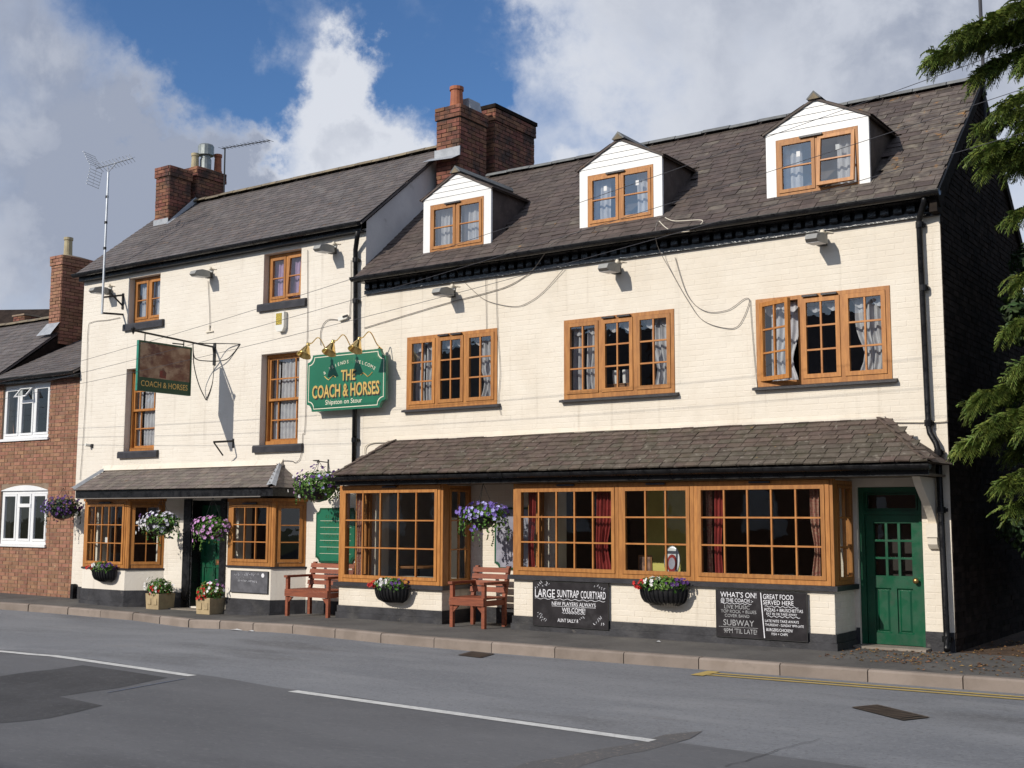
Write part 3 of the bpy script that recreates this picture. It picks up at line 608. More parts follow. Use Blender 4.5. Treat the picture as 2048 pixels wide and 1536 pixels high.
def slates(roof, x0, x1, P0, P1, expo, width, mat, inside, single_max=300, thick=.007, name='slate', jr=.008, jz=.002, stagger=.5, alt=None):
    """slates course by course on the slope P0 (eave y,z) -> P1 (ridge y,z); inside(x,y)->bool; the nearest become objects of their own"""
    (ya, za), (yb, zb) = P0, P1; sl = sqrt((yb-ya)**2+(zb-za)**2); ang = math.atan2(zb-za, yb-ya); items = []
    nc = int(sl/expo)+1
    for c in range(nc):
        s = c*expo; off = (c % 2)*width*stagger+rj(.02); x = x0-off
        while x < x1:
            w = width*random.uniform(.86, 1.12); a, b = max(x, x0), min(x+w, x1); x += w
            if b-a < .05: continue
            cx = (a+b)/2; y = ya+cos(ang)*(s+expo*.5); z = za+sin(ang)*(s+expo*.5)
            if not inside(cx, y): continue
            items.append((cx, s, b-a))
    def pos(cx, s): return Vector((cx, ya+cos(ang)*s, za+sin(ang)*s))
    items.sort(key=lambda q: (pos(q[0], q[1])-CAMV).length)
    ln = expo*1.45
    def shape(w, tilt):
        m = MB(); ch = .006; e = [rj(.006) for _ in range(4)]
        m.add([(-w/2+.004, e[0], .0), (w/2-.004, e[1], .0), (w/2-.004, ln, -.004), (-w/2+.004, ln, -.004), (-w/2+.004, e[0], thick), (w/2-.004, e[1], thick), (w/2-.004, ln, thick*.3), (-w/2+.004, ln, thick*.3)],
              [(4, 5, 6, 7), (0, 1, 5, 4), (1, 2, 6, 5), (3, 0, 4, 7), (0, 3, 2, 1), (2, 3, 7, 6)])
        return m
    lib = [shape(width*.96, 0).mesh(name, mat) for _ in range(6)]
    lib2 = [shape(width*.96, 0).mesh(name, alt[0]) for _ in range(6)] if alt else lib
    other = lambda q: bool(alt) and random.random() < alt[1](q[0], pos(q[0], q[1]).y)
    R0 = ang-math.atan2(thick, expo)*.0
    for q in items[:single_max]:
        p = pos(q[0], q[1]); nrm = Vector((0, -sin(ang), cos(ang)))
        place(random.choice(lib2 if other(q) else lib), name, roof, p+nrm*(.006+abs(rj(jz))), (ang-.028+rj(jr), rj(jr*.8), rj(jr)), (q[2]/(width*.96), 1, 1))
    rest = items[single_max:]
    if rest:
        M_ = MB(); M2 = MB(); MA = M_
        for q in rest:
            M_ = M2 if other(q) else MA
            p = pos(q[0], q[1]); nrm = Vector((0, -sin(ang), cos(ang))); st = len(M_.v); M_.tint = random.random()
            mm = shape(q[2], 0); M_.add(mm.v, mm.f)
            mt = Matrix.Translation(p+nrm*(.006+abs(rj(jz)))) @ Matrix.Rotation(rj(jr), 4, 'Z') @ Matrix.Rotation(ang-.028+rj(jr), 4, 'X')
            M_.xform(lambda v: mt @ v, st)
        MA.build(name+'s_far_up', mat, roof, kind='stuff')
        if M2.f: M2.build(name+'s_far_up', alt[0], roof, kind='stuff')
def ridge_tiles(roof, x0, x1, y, z, mat='ridge', l=.45, r=.11):
    x = x0; m = MB()
    for k in range(7):
        pass
    me = MB(); A = [pi*(.08+.84*k/6) for k in range(7)]
    vs = [(xx, r*cos(a), r*sin(a)*.9) for xx in (-l/2+.006, l/2-.006) for a in A]+[(xx, (r-.02)*cos(a), (r-.02)*sin(a)*.9) for xx in (-l/2+.006, l/2-.006) for a in A]
    fs = [(i, i+1, 7+i+1, 7+i) for i in range(6)]+[(14+i+1, 14+i, 21+i, 21+i+1) for i in range(6)]+[(i+1, i, 14+i, 14+i+1) for i in range(6)]+[(7+i, 7+i+1, 21+i+1, 21+i) for i in range(6)]
    me.add(vs, fs); msh = me.mesh('ridge_tile', mat)
    while x < x1-.05:
        place(msh, 'ridge_tile', roof, (x+l/2, y, z-.04+rj(.006)), (rj(.02), rj(.012), rj(.01))); x += l
def chimney(bld, x0, x1, y0, y1, z0, z1, mat='brick', single=True, over=3, name='chimney'):
    core = MB().box(x0, x1, y0, y1, z0, z1).build(name, 'mortardark', bld)
    p = .012; rest = MB()
    def emit(vs, fs): MB().add(vs, fs).build('brick', mat, core) if single else rest.add(vs, fs)
    zt = z1-.225*(over > 0)
    def faces(a0, a1, b0, b1, c, d):
        brick_faces(rest, (a0, b0, 0), (1, 0, 0), (0, -1, 0), a1-a0, c, d, proud=p, jit=.004, emit=emit)
        brick_faces(rest, (a1, b0, 0), (0, 1, 0), (1, 0, 0), b1-b0, c, d, proud=p, jit=.004, emit=emit)
        brick_faces(rest, (a1, b1, 0), (-1, 0, 0), (0, 1, 0), a1-a0, c, d, proud=p, jit=.004)
        brick_faces(rest, (a0, b1, 0), (0, -1, 0), (-1, 0, 0), b1-b0, c, d, proud=p, jit=.004)
    faces(x0, x1, y0, y1, z0, zt)
    if over:
        MB().box(x0-.025, x1+.025, y0-.025, y1+.025, zt+.005, z1-.005).build('cap_course', 'mortardark', core)
        faces(x0-.025, x1+.025, y0-.025, y1+.025, zt+.006, z1)
    rest.build('brickwork', mat, core, kind='stuff')
    fl = MB(); fl.add([(x0, y0, z1), (x1, y0, z1), (x1, y1, z1), (x0, y1, z1), ((x0+x1)/2-.1, (y0+y1)/2-.1, z1+.05), ((x0+x1)/2+.1, (y0+y1)/2-.1, z1+.05), ((x0+x1)/2+.1, (y0+y1)/2+.1, z1+.05), ((x0+x1)/2-.1, (y0+y1)/2+.1, z1+.05)], [(0, 1, 5, 4), (1, 2, 6, 5), (2, 3, 7, 6), (3, 0, 4, 7), (4, 5, 6, 7)])
    fl.build('flaunching', 'mortar', core)
    return core
def pot(ch, x, y, z, h, r, mat='terracotta'):
    return MB().lathe((x, y, z), [(r*1.1, 0), (r*1.1, .05), (r*.96, .06), (r*.86, h-.07), (r*1.02, h-.06), (r*1.02, h), (r*.8, h), (r*.7, h-.12)], 14).build('chimney_pot', mat, ch)
def plinth_box(parent, poly, z0, z1, mat, name='plinth'):
    m = MB(); m.prism(poly, lambda a, b, t: (a, b, t), z0, z1); return m.build(name, mat, parent)
# ================================================================== the long low pub range with dormers
RB = thing('pub_building', (-4.56, 2.1, 0), 'long cream pub range with three white dormers and a tiled porch roof', 'building', 'the pub')
L0, R0x = -9.12, 0.0
winx = [(-8.217, -6.463), (-5.293, -3.529), (-2.356, -.616)]
ZT, ZB = 4.321, 3.167
ops = [(a+.0, b-.0, ZB, ZT) for a, b in winx]+[(-8.80, -7.02, .60, 1.95), (-5.45, -1.35, .80, 1.95), (-1.10, -.33, .02, 1.89)]
m = MB(); wall_panel(m, L0, R0x, -.2, 5.32, 0, .3, ops); front = m.build('wall', 'cream', RB)
m = MB(); brick_faces(m, (L0, 0, 0), (1, 0, 0), (0, -1, 0), R0x-L0, .30, 5.10, [(a-L0, b-L0, c, d) for a, b, c, d in ops]+[(0, 9.2, 2.0, 2.45)], proud=.0017, jit=.0008, inset=.004, joint=.008)
m.build('painted_brickwork', 'cream', front, kind='stuff')
m = MB(); wall_panel(m, L0, R0x, -.2, .22, -.016, -.002, [(-8.95, -6.92, -.3, .4), (-5.7, -1.14, -.3, .4), (-1.10, -.33, .02, .4)]); m.build('plinth', 'plinth', RB)
# gable to the passage, back, floors
g = MB()
for xx, nm in ((R0x, 1),):
    g.add([(xx+.004, .0, -.2), (xx+.004, 4.2, -.2), (xx+.004, 4.2, 5.35), (xx+.004, 2.12, 7.33), (xx+.004, .0, 5.35)], [(0, 1, 2, 3, 4)])
    g.add([(xx-.3, .3, -.2), (xx-.3, 4.2, -.2), (xx-.3, 4.2, 5.35), (xx-.3, 2.12, 7.3), (xx-.3, .3, 5.35)], [(4, 3, 2, 1, 0)])
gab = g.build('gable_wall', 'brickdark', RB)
m = MB()
brick_faces(m, (.004, 0.002, 0), (0, 1, 0), (1, 0, 0), 4.16, 0, 5.3, proud=.008, jit=.003)
for k in range(26):
    z = 5.3+k*.075; w = (7.33-z)/(7.33-5.35)*4.2
    if w > .2: brick_faces(m, (.004, 2.1-w/2+.05, 0), (0, 1, 0), (1, 0, 0), w-.1, z, z+.065, proud=.008, jit=.003)
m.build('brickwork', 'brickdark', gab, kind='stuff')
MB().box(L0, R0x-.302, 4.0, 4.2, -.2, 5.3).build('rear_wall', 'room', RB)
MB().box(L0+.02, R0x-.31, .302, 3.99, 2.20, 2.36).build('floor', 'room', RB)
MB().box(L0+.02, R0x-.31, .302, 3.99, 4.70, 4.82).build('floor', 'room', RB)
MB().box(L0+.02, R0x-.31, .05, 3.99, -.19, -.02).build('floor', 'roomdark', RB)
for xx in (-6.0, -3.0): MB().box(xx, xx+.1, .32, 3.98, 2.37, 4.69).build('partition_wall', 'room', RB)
yw = at(1288, 1000, Y=1.0).x, at(1392, 1000, Y=1.0).x
MB().box(yw[0], yw[1], 1.0, 1.1, -.01, 2.19).build('partition_wall', 'yellow', RB)['label'] = 'yellow papered inside wall'
# upper windows
for i, (a, b) in enumerate(winx):
    w = panel(RB, (a+.004, -.012), (b-.004, -.012), ZB+.004, ZT-.004, [(1, 2), (1, 2), (1, 2)], 3, swing=(0, radians(24)) if i == 2 else None, frame=.05, sash=.058, bar=.022, bottom=.075, depth=.08, glass='glassupper')
    sill(w, a-.035, b+.06, -.085, .0, ZB+.006, .038)
    cw = (b-a)/3
    for s in (-.25, .0): vent(w, (a+b)/2+s+.12, -.025, ZT-.03, .2)
    curtain(w, (a+.30 if i < 2 else a+.16, .13), (a+.60 if i < 2 else a+.54, .13), ZB+.06, ZT-.10, tie=(ZB+.35, .75)); curtain(w, (b-.06, .13), (b-.42 if i < 2 else b-.48, .13), ZB+.06, ZT-.10, tie=(ZB+.35, .75))
    if i != 2: curtain(w, (a+.07, .15), (a+.24, .15), ZB+.06, ZT-.1)
    for k in range(3): valance(w, a+.06+cw*k, a+cw*(k+1)-.04, .10, ZT-.06, .17)
# cornice of black painted brick dentils
MB().box(L0+.02, R0x+.012, -.05, .0, 5.09, 5.155).build('cornice', 'blackgloss', RB)
MB().box(L0+.02, R0x+.012, -.115, .0, 5.262, 5.335).build('cornice', 'black', RB)
MB().box(L0+.02, R0x, -.016, .0, 5.155, 5.262).build('cornice', 'black', RB)
dm = MB(); c = .006
dm.add([(-.052, 0, 0), (.052, 0, 0), (.052, .08, 0), (-.052, .08, 0), (-.052+c, 0, .104), (.052-c, 0, .104), (.052, .08, .107), (-.052, .08, .107), (-.05, -.004, .02), (.05, -.004, .02)], [(0, 1, 9, 8), (8, 9, 5, 4), (1, 2, 6, 5), (3, 0, 4, 7), (4, 5, 6, 7), (0, 3, 2, 1)])
dme = dm.mesh('dentil', 'blackgloss')
x = L0+.12
while x < R0x-.02: place(dme, 'dentil', RB, (x, -.092+rj(.006), 5.156), (0, 0, rj(.05))); x += .158
# roof
EY, EZ, RY, RZ = -.24, 5.335, 2.12, 7.40
roof = MB(); roof.add([(L0, EY, EZ-.05), (R0x+.05, EY, EZ-.05), (R0x+.05, RY, RZ-.05), (L0, RY, RZ-.05), (L0, EY, EZ), (R0x+.05, EY, EZ), (R0x+.05, RY, RZ), (L0, RY, RZ), (L0, 4.4, EZ), (R0x+.05, 4.4, EZ), (L0, 4.4, EZ-.05), (R0x+.05, 4.4, EZ-.05)],
    [(4, 5, 6, 7), (0, 3, 2, 1), (0, 1, 5, 4), (1, 2, 6, 5), (7, 6, 9, 8), (3, 10, 11, 2), (2, 11, 9, 6), (10, 8, 9, 11)])
roof = roof.build('roof', 'slate', RB)
DX = [(-7.985, -6.66), (-5.075, -3.735), (-2.205, -.842)]
SLP = (RZ-EZ)/(RY-EY)
DY = .10; DZE = 6.50; DZA = 6.84
def in_dormer(x, y):
    for a, b in DX:
        if a-.02 < x < b+.02 and y > DY-.03:
            z = EZ+(y-EY)*SLP
            if z < DZE+(DZA-DZE)*(1-abs(x-(a+b)/2)/((b-a)/2)): return True
    return False
slates(roof, L0+.0, R0x+.05, (EY-.03, EZ), (RY, RZ), .128, .25, 'slate', lambda x, y: y < RY+.02 and not in_dormer(x, y), 300, jr=.014, jz=.005, alt=('slatelichen', lambda x, y: max(0.04, min(.85, 1.05+x*.55+.12*sin(y*5)))))
ridge_tiles(roof, L0+.9, R0x+.06, RY, RZ+.02, 'ridgegrey', .46, .10)
for (ya_, za_, yb_, zb_) in ((EY+.0, EZ, RY, RZ), (RY, RZ, 4.4, EZ)):
    m = MB(); m.prism([(ya_, za_-.05), (yb_, zb_-.05), (yb_, zb_-.17), (ya_+(.13 if ya_ < 1 else 0), za_-.17-(0 if ya_ > 1 else 0))], lambda p, q, t: (t, p, q), .006, .046); m.build('verge_board', 'verge', RB)
MB().box(-.06, .03, EY+.03, .02, 5.10, EZ-.05).build('eave_stop', 'verge', RB)
gutter(RB, L0-.03, R0x+.09, EY-.055, EZ-.012, .062)
MB().box(L0+.02, R0x+.03, EY+.02, -.116, 5.262, EZ-.055).build('soffit', 'black', RB)
# dormers
def dormer(a, b, i):
    mid = (a+b)/2; d = MB()
    f = DY; z0 = EZ+(f-EY)*SLP-.03
    yb_e = EY+(DZE-EZ)/SLP
    # cheeks (slate hung), a triangle of real thickness each
    wa, wb, wz0, wz1 = a+.135, b-.135, z0+.045, z0+.80
    m = d; t = .04
    m.box(a, wa, f-t+.02, f+.02, z0, DZE); m.box(wb, b, f-t+.02, f+.02, z0, DZE); m.box(wa, wb, f-t+.02, f+.02, wz1, DZE); m.box(wa, wb, f-t+.02, f+.02, z0, wz0)
    D = m.build('dormer', 'white', RB)
    for x0, x1 in ((a+.02, a+.06), (b-.06, b-.02)):
        MB().prism([(f+.022, z0), (f+.022, DZE), (yb_e, DZE)], lambda p, q, t: (t, p, q), x0, x1).build('cheek', 'slate', D)
    n = 4
    for k in range(n):      # shiplap boards of the little gable
        q0, q1 = DZE+(DZA-DZE)*k/n, DZE+(DZA-DZE)*(k+1)/n; h0 = (b-a)/2*(1-k/n)-.005; h1 = max((b-a)/2*(1-(k+1)/n)-.005, .004)
        m = MB(); m.add([(mid-h0, f-.030, q0), (mid+h0, f-.030, q0), (mid+h1, f-.018, q1), (mid-h1, f-.018, q1), (mid-h0, f+.02, q0), (mid+h0, f+.02, q0), (mid+h1, f+.02, q1), (mid-h1, f+.02, q1)], [(0, 1, 2, 3), (0, 4, 5, 1), (1, 5, 6, 2), (3, 2, 6, 7), (0, 3, 7, 4)])
        m.build('board', 'white', D)
    panel(D, (wa+.003, f-.022), (wb-.003, f-.022), wz0+.003, wz1-.003, [(1, 1), (1, 1)], 2, as_window=False, frame=.035, sash=.048, bar=.018, glass='glassdormer', swing=(-11, radians(7)) if i == 2 else None)
    vent(D, mid-.06, f-.036, wz1-.025, .3)
    # roof slopes with overhang
    ov = .035; sl = (DZA-DZE)/((b-a)/2)
    for s in (-1, 1):
        m = MB(); xe = mid+s*((b-a)/2+ov); ze = DZA+.03-((b-a)/2+ov)*sl; ya, yk = f-.05, EY+(DZA+.03-EZ)/SLP+.05; ye = EY+(ze-EZ)/SLP+.05
        vs = [(mid, ya, DZA+.03), (xe, ya, ze), (xe, ye, ze), (mid, yk, DZA+.03)]
        m.add(vs+[(q[0], q[1], q[2]-.03) for q in vs], [(0, 1, 2, 3), (7, 6, 5, 4), (0, 4, 5, 1), (1, 5, 6, 2), (2, 6, 7, 3), (3, 7, 4, 0)][:: 1])
        m.build('roof_slope', 'slate', D)
        for c in range(4):
            for k in range(6):
                y0_ = ya-.006+k*.25+(c % 2)*.12; t0, t1 = (c)/4, (c+1.25)/4
                P = lambda t, y, h: (xe+(mid-xe)*min(t, 1), y, ze+(DZA+.03-ze)*min(t, 1)+h)
                yl = ye+(yk-ye)*c/4
                if y0_+.12 > yl: continue
                m = MB(); m.add([P(t0-.04, y0_, .012), P(t0-.04, min(y0_+.243, yl), .012), P(t1, min(y0_+.243, yl), .003), P(t1, y0_, .003), P(t0-.04, y0_, .003), P(t0-.04, min(y0_+.243, yl), .003)], [(0, 1, 2, 3), (0, 4, 5, 1), (0, 3, 4), (1, 5, 2)]); m.build('slate', 'slate', D)
    m = MB(); yk = EY+(DZA+.05-EZ)/SLP+.03
    m.prism([(-.10, -.035), (0, .065), (.10, -.035), (.085, -.05), (0, .03), (-.085, -.05)], lambda p, q, t: (mid+p, t, DZA+.05+q), f-.075, yk); m.build('ridge_tile', 'ridgegrey', D)
    m = MB(); m.add([(mid-.075, f-.077, DZA+.002), (mid+.075, f-.077, DZA+.002), (mid, f-.077, DZA+.085)], [(0, 1, 2)]); m.build('ridge_end', 'ridge', D)
    # lead apron and cheek flashing tips
    m = MB(); zf = EZ+(f-.14-EY)*SLP+.02
    m.add([(a-.10, f-.18, EZ+(f-.18-EY)*SLP+.018), (b+.08, f-.18, EZ+(f-.18-EY)*SLP+.018), (b+.04, f-.02, EZ+(f-.02-EY)*SLP+.022), (a-.06, f-.02, EZ+(f-.02-EY)*SLP+.022)], [(0, 1, 2, 3)]); m.build('lead_apron', 'lead', D)
    for s, xe in ((1, b),):
        m = MB(); y1 = yb_e; m.add([(xe+.02, y1-.02, DZE-.01), (xe+.13, y1-.03, DZE-.02), (xe+.12, y1+.07, DZE+.03), (xe, y1+.04, DZE+.02)], [(0, 1, 2, 3)]); m.build('lead_tip', 'lead', D)
    iz = z0+.06
    curtain(D, (wa+.05, f+.12), (wa+.30, f+.12), iz, wz1-.03, amp=.018); curtain(D, (wb-.05, f+.12), (wb-.33, f+.12), iz, wz1-.03, amp=.018)
    if i == 0:
        curtain(D, (mid-.28, f+.13), (mid-.03, f+.13), iz, wz1-.03, amp=.018); curtain(D, (mid+.05, f+.13), (mid+.3, f+.13), iz, wz1-.03, amp=.018)
    if i > 0:
        for q in (-.27, .25): MB().box(mid+q, mid+q+.05, f-.014, f-.0125, wz1-.26, wz1-.19).build('sticker', 'paper', D)
    return D
for i, (a, b) in enumerate(DX): dormer(a, b, i)
# the two chimney stacks standing where the two ranges meet
A = chimney(RB, -9.0, -8.50, 1.66, 2.42, 7.0, 8.66, over=3)
pot(A, -8.73, 1.86, 8.66, .40, .125)
m = MB(); m.prism([(-.20, 0), (.20, 0), (.15, .22), (-.15, .22)], lambda p, q, t: (-8.74+p, t, 8.67+q), 2.02, 2.36); m.build('lead_hood', 'lead', A)
m = MB(); m.box(-9.03, -8.47, 1.625, 1.645, 7.74, 7.90); m.add([(-9.12, 1.40, 7.66), (-8.47, 1.40, 7.62), (-8.47, 1.645, 7.75), (-9.12, 1.645, 7.78)], [(0, 1, 2, 3)]); m.build('lead_flashing', 'lead', A)
Bc = chimney(RB, -8.82, -8.48, 2.66, 3.92, 6.2, 8.86, mat='brick', over=2)
MB().box(-8.87, -8.43, 2.61, 3.97, 8.87, 8.94).build('cap_slab', 'brickdark', Bc)
# porch roof over the two bays
PE_Y, PE_Z, PT_Z = -.86, 2.135, 2.685; PX0, PX1, PT0, PT1 = -8.93, .025, -8.46, -.74
m = MB(); vs = [(PX0, PE_Y, PE_Z), (PX1, PE_Y, PE_Z), (PT1, -.01, PT_Z), (PT0, -.01, PT_Z), (PX1, -.01, PE_Z), (PX0, -.01, PE_Z)]
m.add(vs, [(0, 1, 2, 3), (1, 4, 2), (5, 0, 3), (0, 5, 4, 1)]); proof = m.build('porch_roof', 'tile', RB)
def inp(x, y):
    t = (y-PE_Y)/(-PE_Y); return PX0+(PT0-PX0)*t-.02 < x < PX1+(PT1-PX1)*t+.02
slates(proof, PX0-.02, PX1+.03, (PE_Y-.03, PE_Z), (-.015, PT_Z), .112, .175, 'tile', inp, 300, thick=.019, name='roof_tile', jr=.016, jz=.007, alt=('tilelichen', lambda x, y: .10+.75*max(0, min(1, (x+6.5)/4))*max(0, min(1, (-.25-y)/.45))))
# hip tiles on the right end, hip ends
for (xa, xb) in ((PX1, PT1), (PX0, PT0)):
    p, q = Vector((xa, PE_Y, PE_Z+.03)), Vector((xb, -.02, PT_Z+.03))
    for k in range(5):
        a_, b_ = p+(q-p)*(k/5), p+(q-p)*((k+1.12)/5); MB().beam(a_+Vector((0, 0, .006)), b_-Vector((0, 0, .008)), .15, .018).build('hip_tile', 'tile', proof)
p, q = Vector((PX1+.012, PE_Y, PE_Z+.02)), None
for c in range(6):     # side hip slope
    t0, t1 = c/6, (c+1.2)/6
    for k in range(6-c):
        y0_ = PE_Y+(-PE_Y)*(t0)+k*.145; y1_ = min(y0_+.14, -.02)
        if y0_ > -.06: continue
        P = lambda t, y, h: (PX1+(PT1-PX1)*t+.012+h, y, PE_Z+(PT_Z-PE_Z)*t+.016)
        MB().add([P(t0-.03, y0_, .01), P(t0-.03, y1_, .01), P(t1, y1_, 0), P(t1, y0_, 0)], [(0, 1, 2, 3)]).build('roof_tile', 'tile', proof)
gutter(RB, PX0-.02, PX1+.02, PE_Y-.05, PE_Z-.028, .058)
MB().box(PX0+.02, PX1-.02, PE_Y+.02, PE_Y+.05, 1.99, PE_Z-.005).build('fascia', 'black', RB)
MB().box(PX0+.03, PX1-.06, PE_Y+.052, -.02, 1.995, 2.02).build('soffit', 'soffit', RB)
MB().box(PT0-.02, PT1+.02, -.03, -.008, PT_Z-.01, PT_Z+.05).build('mortar_fillet', 'cream', RB)
# bays
BY = -.686
def bay(x0, x1, zs, zh, lights, nm, left_return=True):
    B_ = MB()
    B_.box(x0+.10, x1-.10, BY+.004, BY+.10, zh-.012, zh)
    b = B_.build('bay_window', 'timber', RB)
    for x in (x0, x1-.10): MB().box(x, x+.10, BY, BY+.10, zs, zh).build('corner_post', 'timber', b)
    xs = x0+.04; tot = sum(l[0] for l in lights); span = x1-x0-.08
    for (w, c) in lights:
        xe = xs+span*w/tot
        panel(b, (xs+.002, BY-.012), (xe-.002, BY-.012), zs+.003, zh-.014, [(1, c)], 3, as_window=False, frame=.05, sash=.052, bar=.02, bottom=.055)
        vent(b, (xs+xe)/2+.02, BY-.024, zh-.03, .27)
        xs = xe
    panel(b, (x1-.002, BY+.10), (x1-.002, -.02), zs+.003, zh-.014, [(1, 2)], 3, as_window=False, frame=.05, sash=.04, bar=.02)
    panel(b, (x0+.002, -.02), (x0+.002, BY+.10), zs+.003, zh-.014, [(1, 2)], 3, as_window=False, frame=.05, sash=.04, bar=.02)
    m = MB(); m.prism([(x0-.05, -.005), (x0-.05, BY-.06), (x1+.05, BY-.06), (x1+.05, -.005)], lambda p, q, t: (p, q, t), zs-.058, zs); m.build('sill', 'sillblack', b)
    ws = MB(); wall_panel(ws, x0+.012, x1-.012, .17, zs-.06, BY+.008, BY+.12, []); ws.box(x0+.012, x0+.12, BY+.121, -.003, .17, zs-.06); ws.box(x1-.12, x1-.012, BY+.121, -.003, .17, zs-.06)
    ws = ws.build('bay_wall', 'cream', b)
    k = MB(); brick_faces(k, (x0+.012, BY+.008, 0), (1, 0, 0), (0, -1, 0), x1-x0-.024, .19, zs-.062, proud=.0024, jit=.0012, inset=.003, joint=.008); brick_faces(k, (x1-.012, BY+.008, 0), (0, 1, 0), (1, 0, 0), -BY-.012, .19, zs-.062, proud=.0024, jit=.0012, inset=.003, joint=.008)
    k.build('painted_brickwork', 'cream', b, kind='stuff')
    pm = MB(); pm.prism([(x0-.006, -.004), (x0-.006, BY-.010), (x1+.006, BY-.010), (x1+.006, -.004)], lambda p, q, t: (p, q, t), .085, .185); pm.prism([(x0-.020, -.004), (x0-.020, BY-.026), (x1+.020, BY-.026), (x1+.020, -.004)], lambda p, q, t: (p, q, t), -.1, .084)
    pm.build('plinth', 'plinth', b)
    MB().box(x0+.02, x1-.02, BY+.03, .28, zs-.055, zs-.02).build('window_board', 'soffit', b)
    return b
b1 = bay(-8.95, -6.925, .537, 1.99, [(1, 5)], 'left')
b2 = bay(-5.69, -1.145, .735, 1.975, [(1.67, 5), (1.10, 3), (1.78, 5)], 'right')
curtain(b1, (-8.74, -.52), (-8.60, -.52), .58, 1.88, 'curtainpat', .02, .06, tie=(1.2, .7)); curtain(b1, (-7.02, -.5), (-7.12, -.5), .58, 1.88, 'curtainpat', .015, .05, tie=(1.2, .5))
X = lambda u, y=-.52: at(u, 1060, Y=y).x
for (u0, u1, mt, ti) in [(1056, 1072, 'curtainred', .8), (1192, 1224, 'curtainred', .75), (1413, 1426, 'curtainpat', .9), (1428, 1446, 'curtainred', .85), (1640, 1622, 'curtainpat', .6), (1246, 1253, 'curtainpat', .8)]:
    curtain(b2, (X(u0), -.52), (X(u1), -.52), .78, 1.86, mt, .02, .055, tie=(1.15, ti))
# the side door and its moulded bracket
dx0, dx1, dz0, dz1 = -1.10, -.33, .02, 1.89
m = MB(); fy = .05
m.box(dx0+.002, dx0+.07, fy, fy+.1, dz0, dz1); m.box(dx1-.05, dx1-.002, fy, fy+.1, dz0, dz1); m.box(dx0+.07, dx1-.05, fy, fy+.1, dz1-.06, dz1-.002); m.box(dx0+.07, dx1-.05, fy, fy+.1, 1.56, 1.60)
D = m.build('door', 'green', RB)
panel(D, (dx0+.07, fy+.02), (dx1-.05, fy+.02), 1.60, 1.83, [(1, 1)], 1, mat='green', as_window=False, frame=.015, sash=.02, barmat='green')
la, lb, ly = dx0+.075, dx1-.055, fy+.02; lw = lb-la
m = MB(); s = .095
for q in ((la, la+s, .035, 1.555), (lb-s, lb, .035, 1.555), (la+s, lb-s, .035, .16), (la+s, lb-s, .70, .84), (la+s, lb-s, 1.46, 1.555), (la+lw/2-.035, la+lw/2+.035, .16, .70)): m.box(q[0], q[1], ly, ly+.045, q[2], q[3])
m.build('door_leaf', 'green', D)
for q0, q1 in ((la+s, la+lw/2-.035), (la+lw/2+.035, lb-s)):
    m = MB(); m.box(q0, q1, ly+.022, ly+.035, .16, .70); m.add([(q0+.025, ly+.022, .185), (q1-.025, ly+.022, .185), (q1-.025, ly+.022, .675), (q0+.025, ly+.022, .675), (q0+.045, ly+.008, .205), (q1-.045, ly+.008, .205), (q1-.045, ly+.008, .655), (q0+.045, ly+.008, .655)], [(4, 5, 6, 7), (0, 1, 5, 4), (1, 2, 6, 5), (2, 3, 7, 6), (3, 0, 4, 7)]); m.build('door_panel', 'green', D)
    m = MB(); m.prism([(ly, .695), (ly+.022, .675), (ly+.022, .70), (ly, .70)], lambda a, b, t: (t, a, b), q0, q1); m.prism([(ly, .165), (ly, .16), (ly+.022, .16), (ly+.022, .185)], lambda a, b, t: (t, a, b), q0, q1); m.build('moulding', 'green', D)
ga, gb, g0, g1 = la+s, lb-s, .84, 1.46
for k in (1, 2): x = ga+(gb-ga)*k/3; MB().box(x-.015, x+.015, ly+.004, ly+.04, g0, g1).build('glazing_bar', 'green', D)
for k in (1, 2): z = g0+(g1-g0)*k/3; MB().box(ga, gb, ly+.002, ly+.038, z-.012, z+.012).build('glazing_bar', 'green', D)
for i in range(3):
    for k in range(3):
        a, b = ga+(gb-ga)*i/3, ga+(gb-ga)*(i+1)/3; c, e = g0+(g1-g0)*k/3, g0+(g1-g0)*(k+1)/3
        MB().quad((a+.015, ly+.03, c+.012), (b-.015, ly+.03, c+.012), (b-.015, ly+.03, e-.012), (a+.015, ly+.03, e-.012)).build('pane', 'glass', D)
m = MB(); m.lathe((0, 0, 0), [(.012, 0), (.012, .03), (.03, .04), (.036, .058), (.026, .075), (.008, .08)], 12); kx = lb-.045
m.xform(lambda q: Vector((kx+q.x, ly-q.z, .79+q.y))).build('handle', 'bronze', D, smooth=True)
MB().box(dx0-.02, dx1+.06, -.22, .1, -.01, .028).build('doorstep', 'slab', RB)
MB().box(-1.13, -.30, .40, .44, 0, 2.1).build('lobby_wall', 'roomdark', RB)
# bracket of moulded plaster holding the porch end
m = MB(); pts = []
for k in range(13):
    t = k/12; pts.append((-.62*(1-t)**1.8*1.0-.035, 1.985-.62*t**.75))
outer = pts; inner = [(a+.085 if a+.085 < -.004 else -.004, b-.0) for a, b in pts]
poly = [(y, z) for y, z in outer]+[(-.003, 1.365), (-.003, 1.985)]
m.prism(poly, lambda a, b, t: (t, a, b), -.235, -.145); br = m.build('porch_bracket', 'cream', RB)
m = MB(); m.box(-.255, -.125, -.125, -.003, 1.30, 1.46); m.prism([(-.11, 1.30), (-.003, 1.30), (-.003, 1.16), (-.05, 1.17), (-.10, 1.22)], lambda a, b, t: (t, a, b), -.245, -.135); m.build('corbel', 'cream', br)
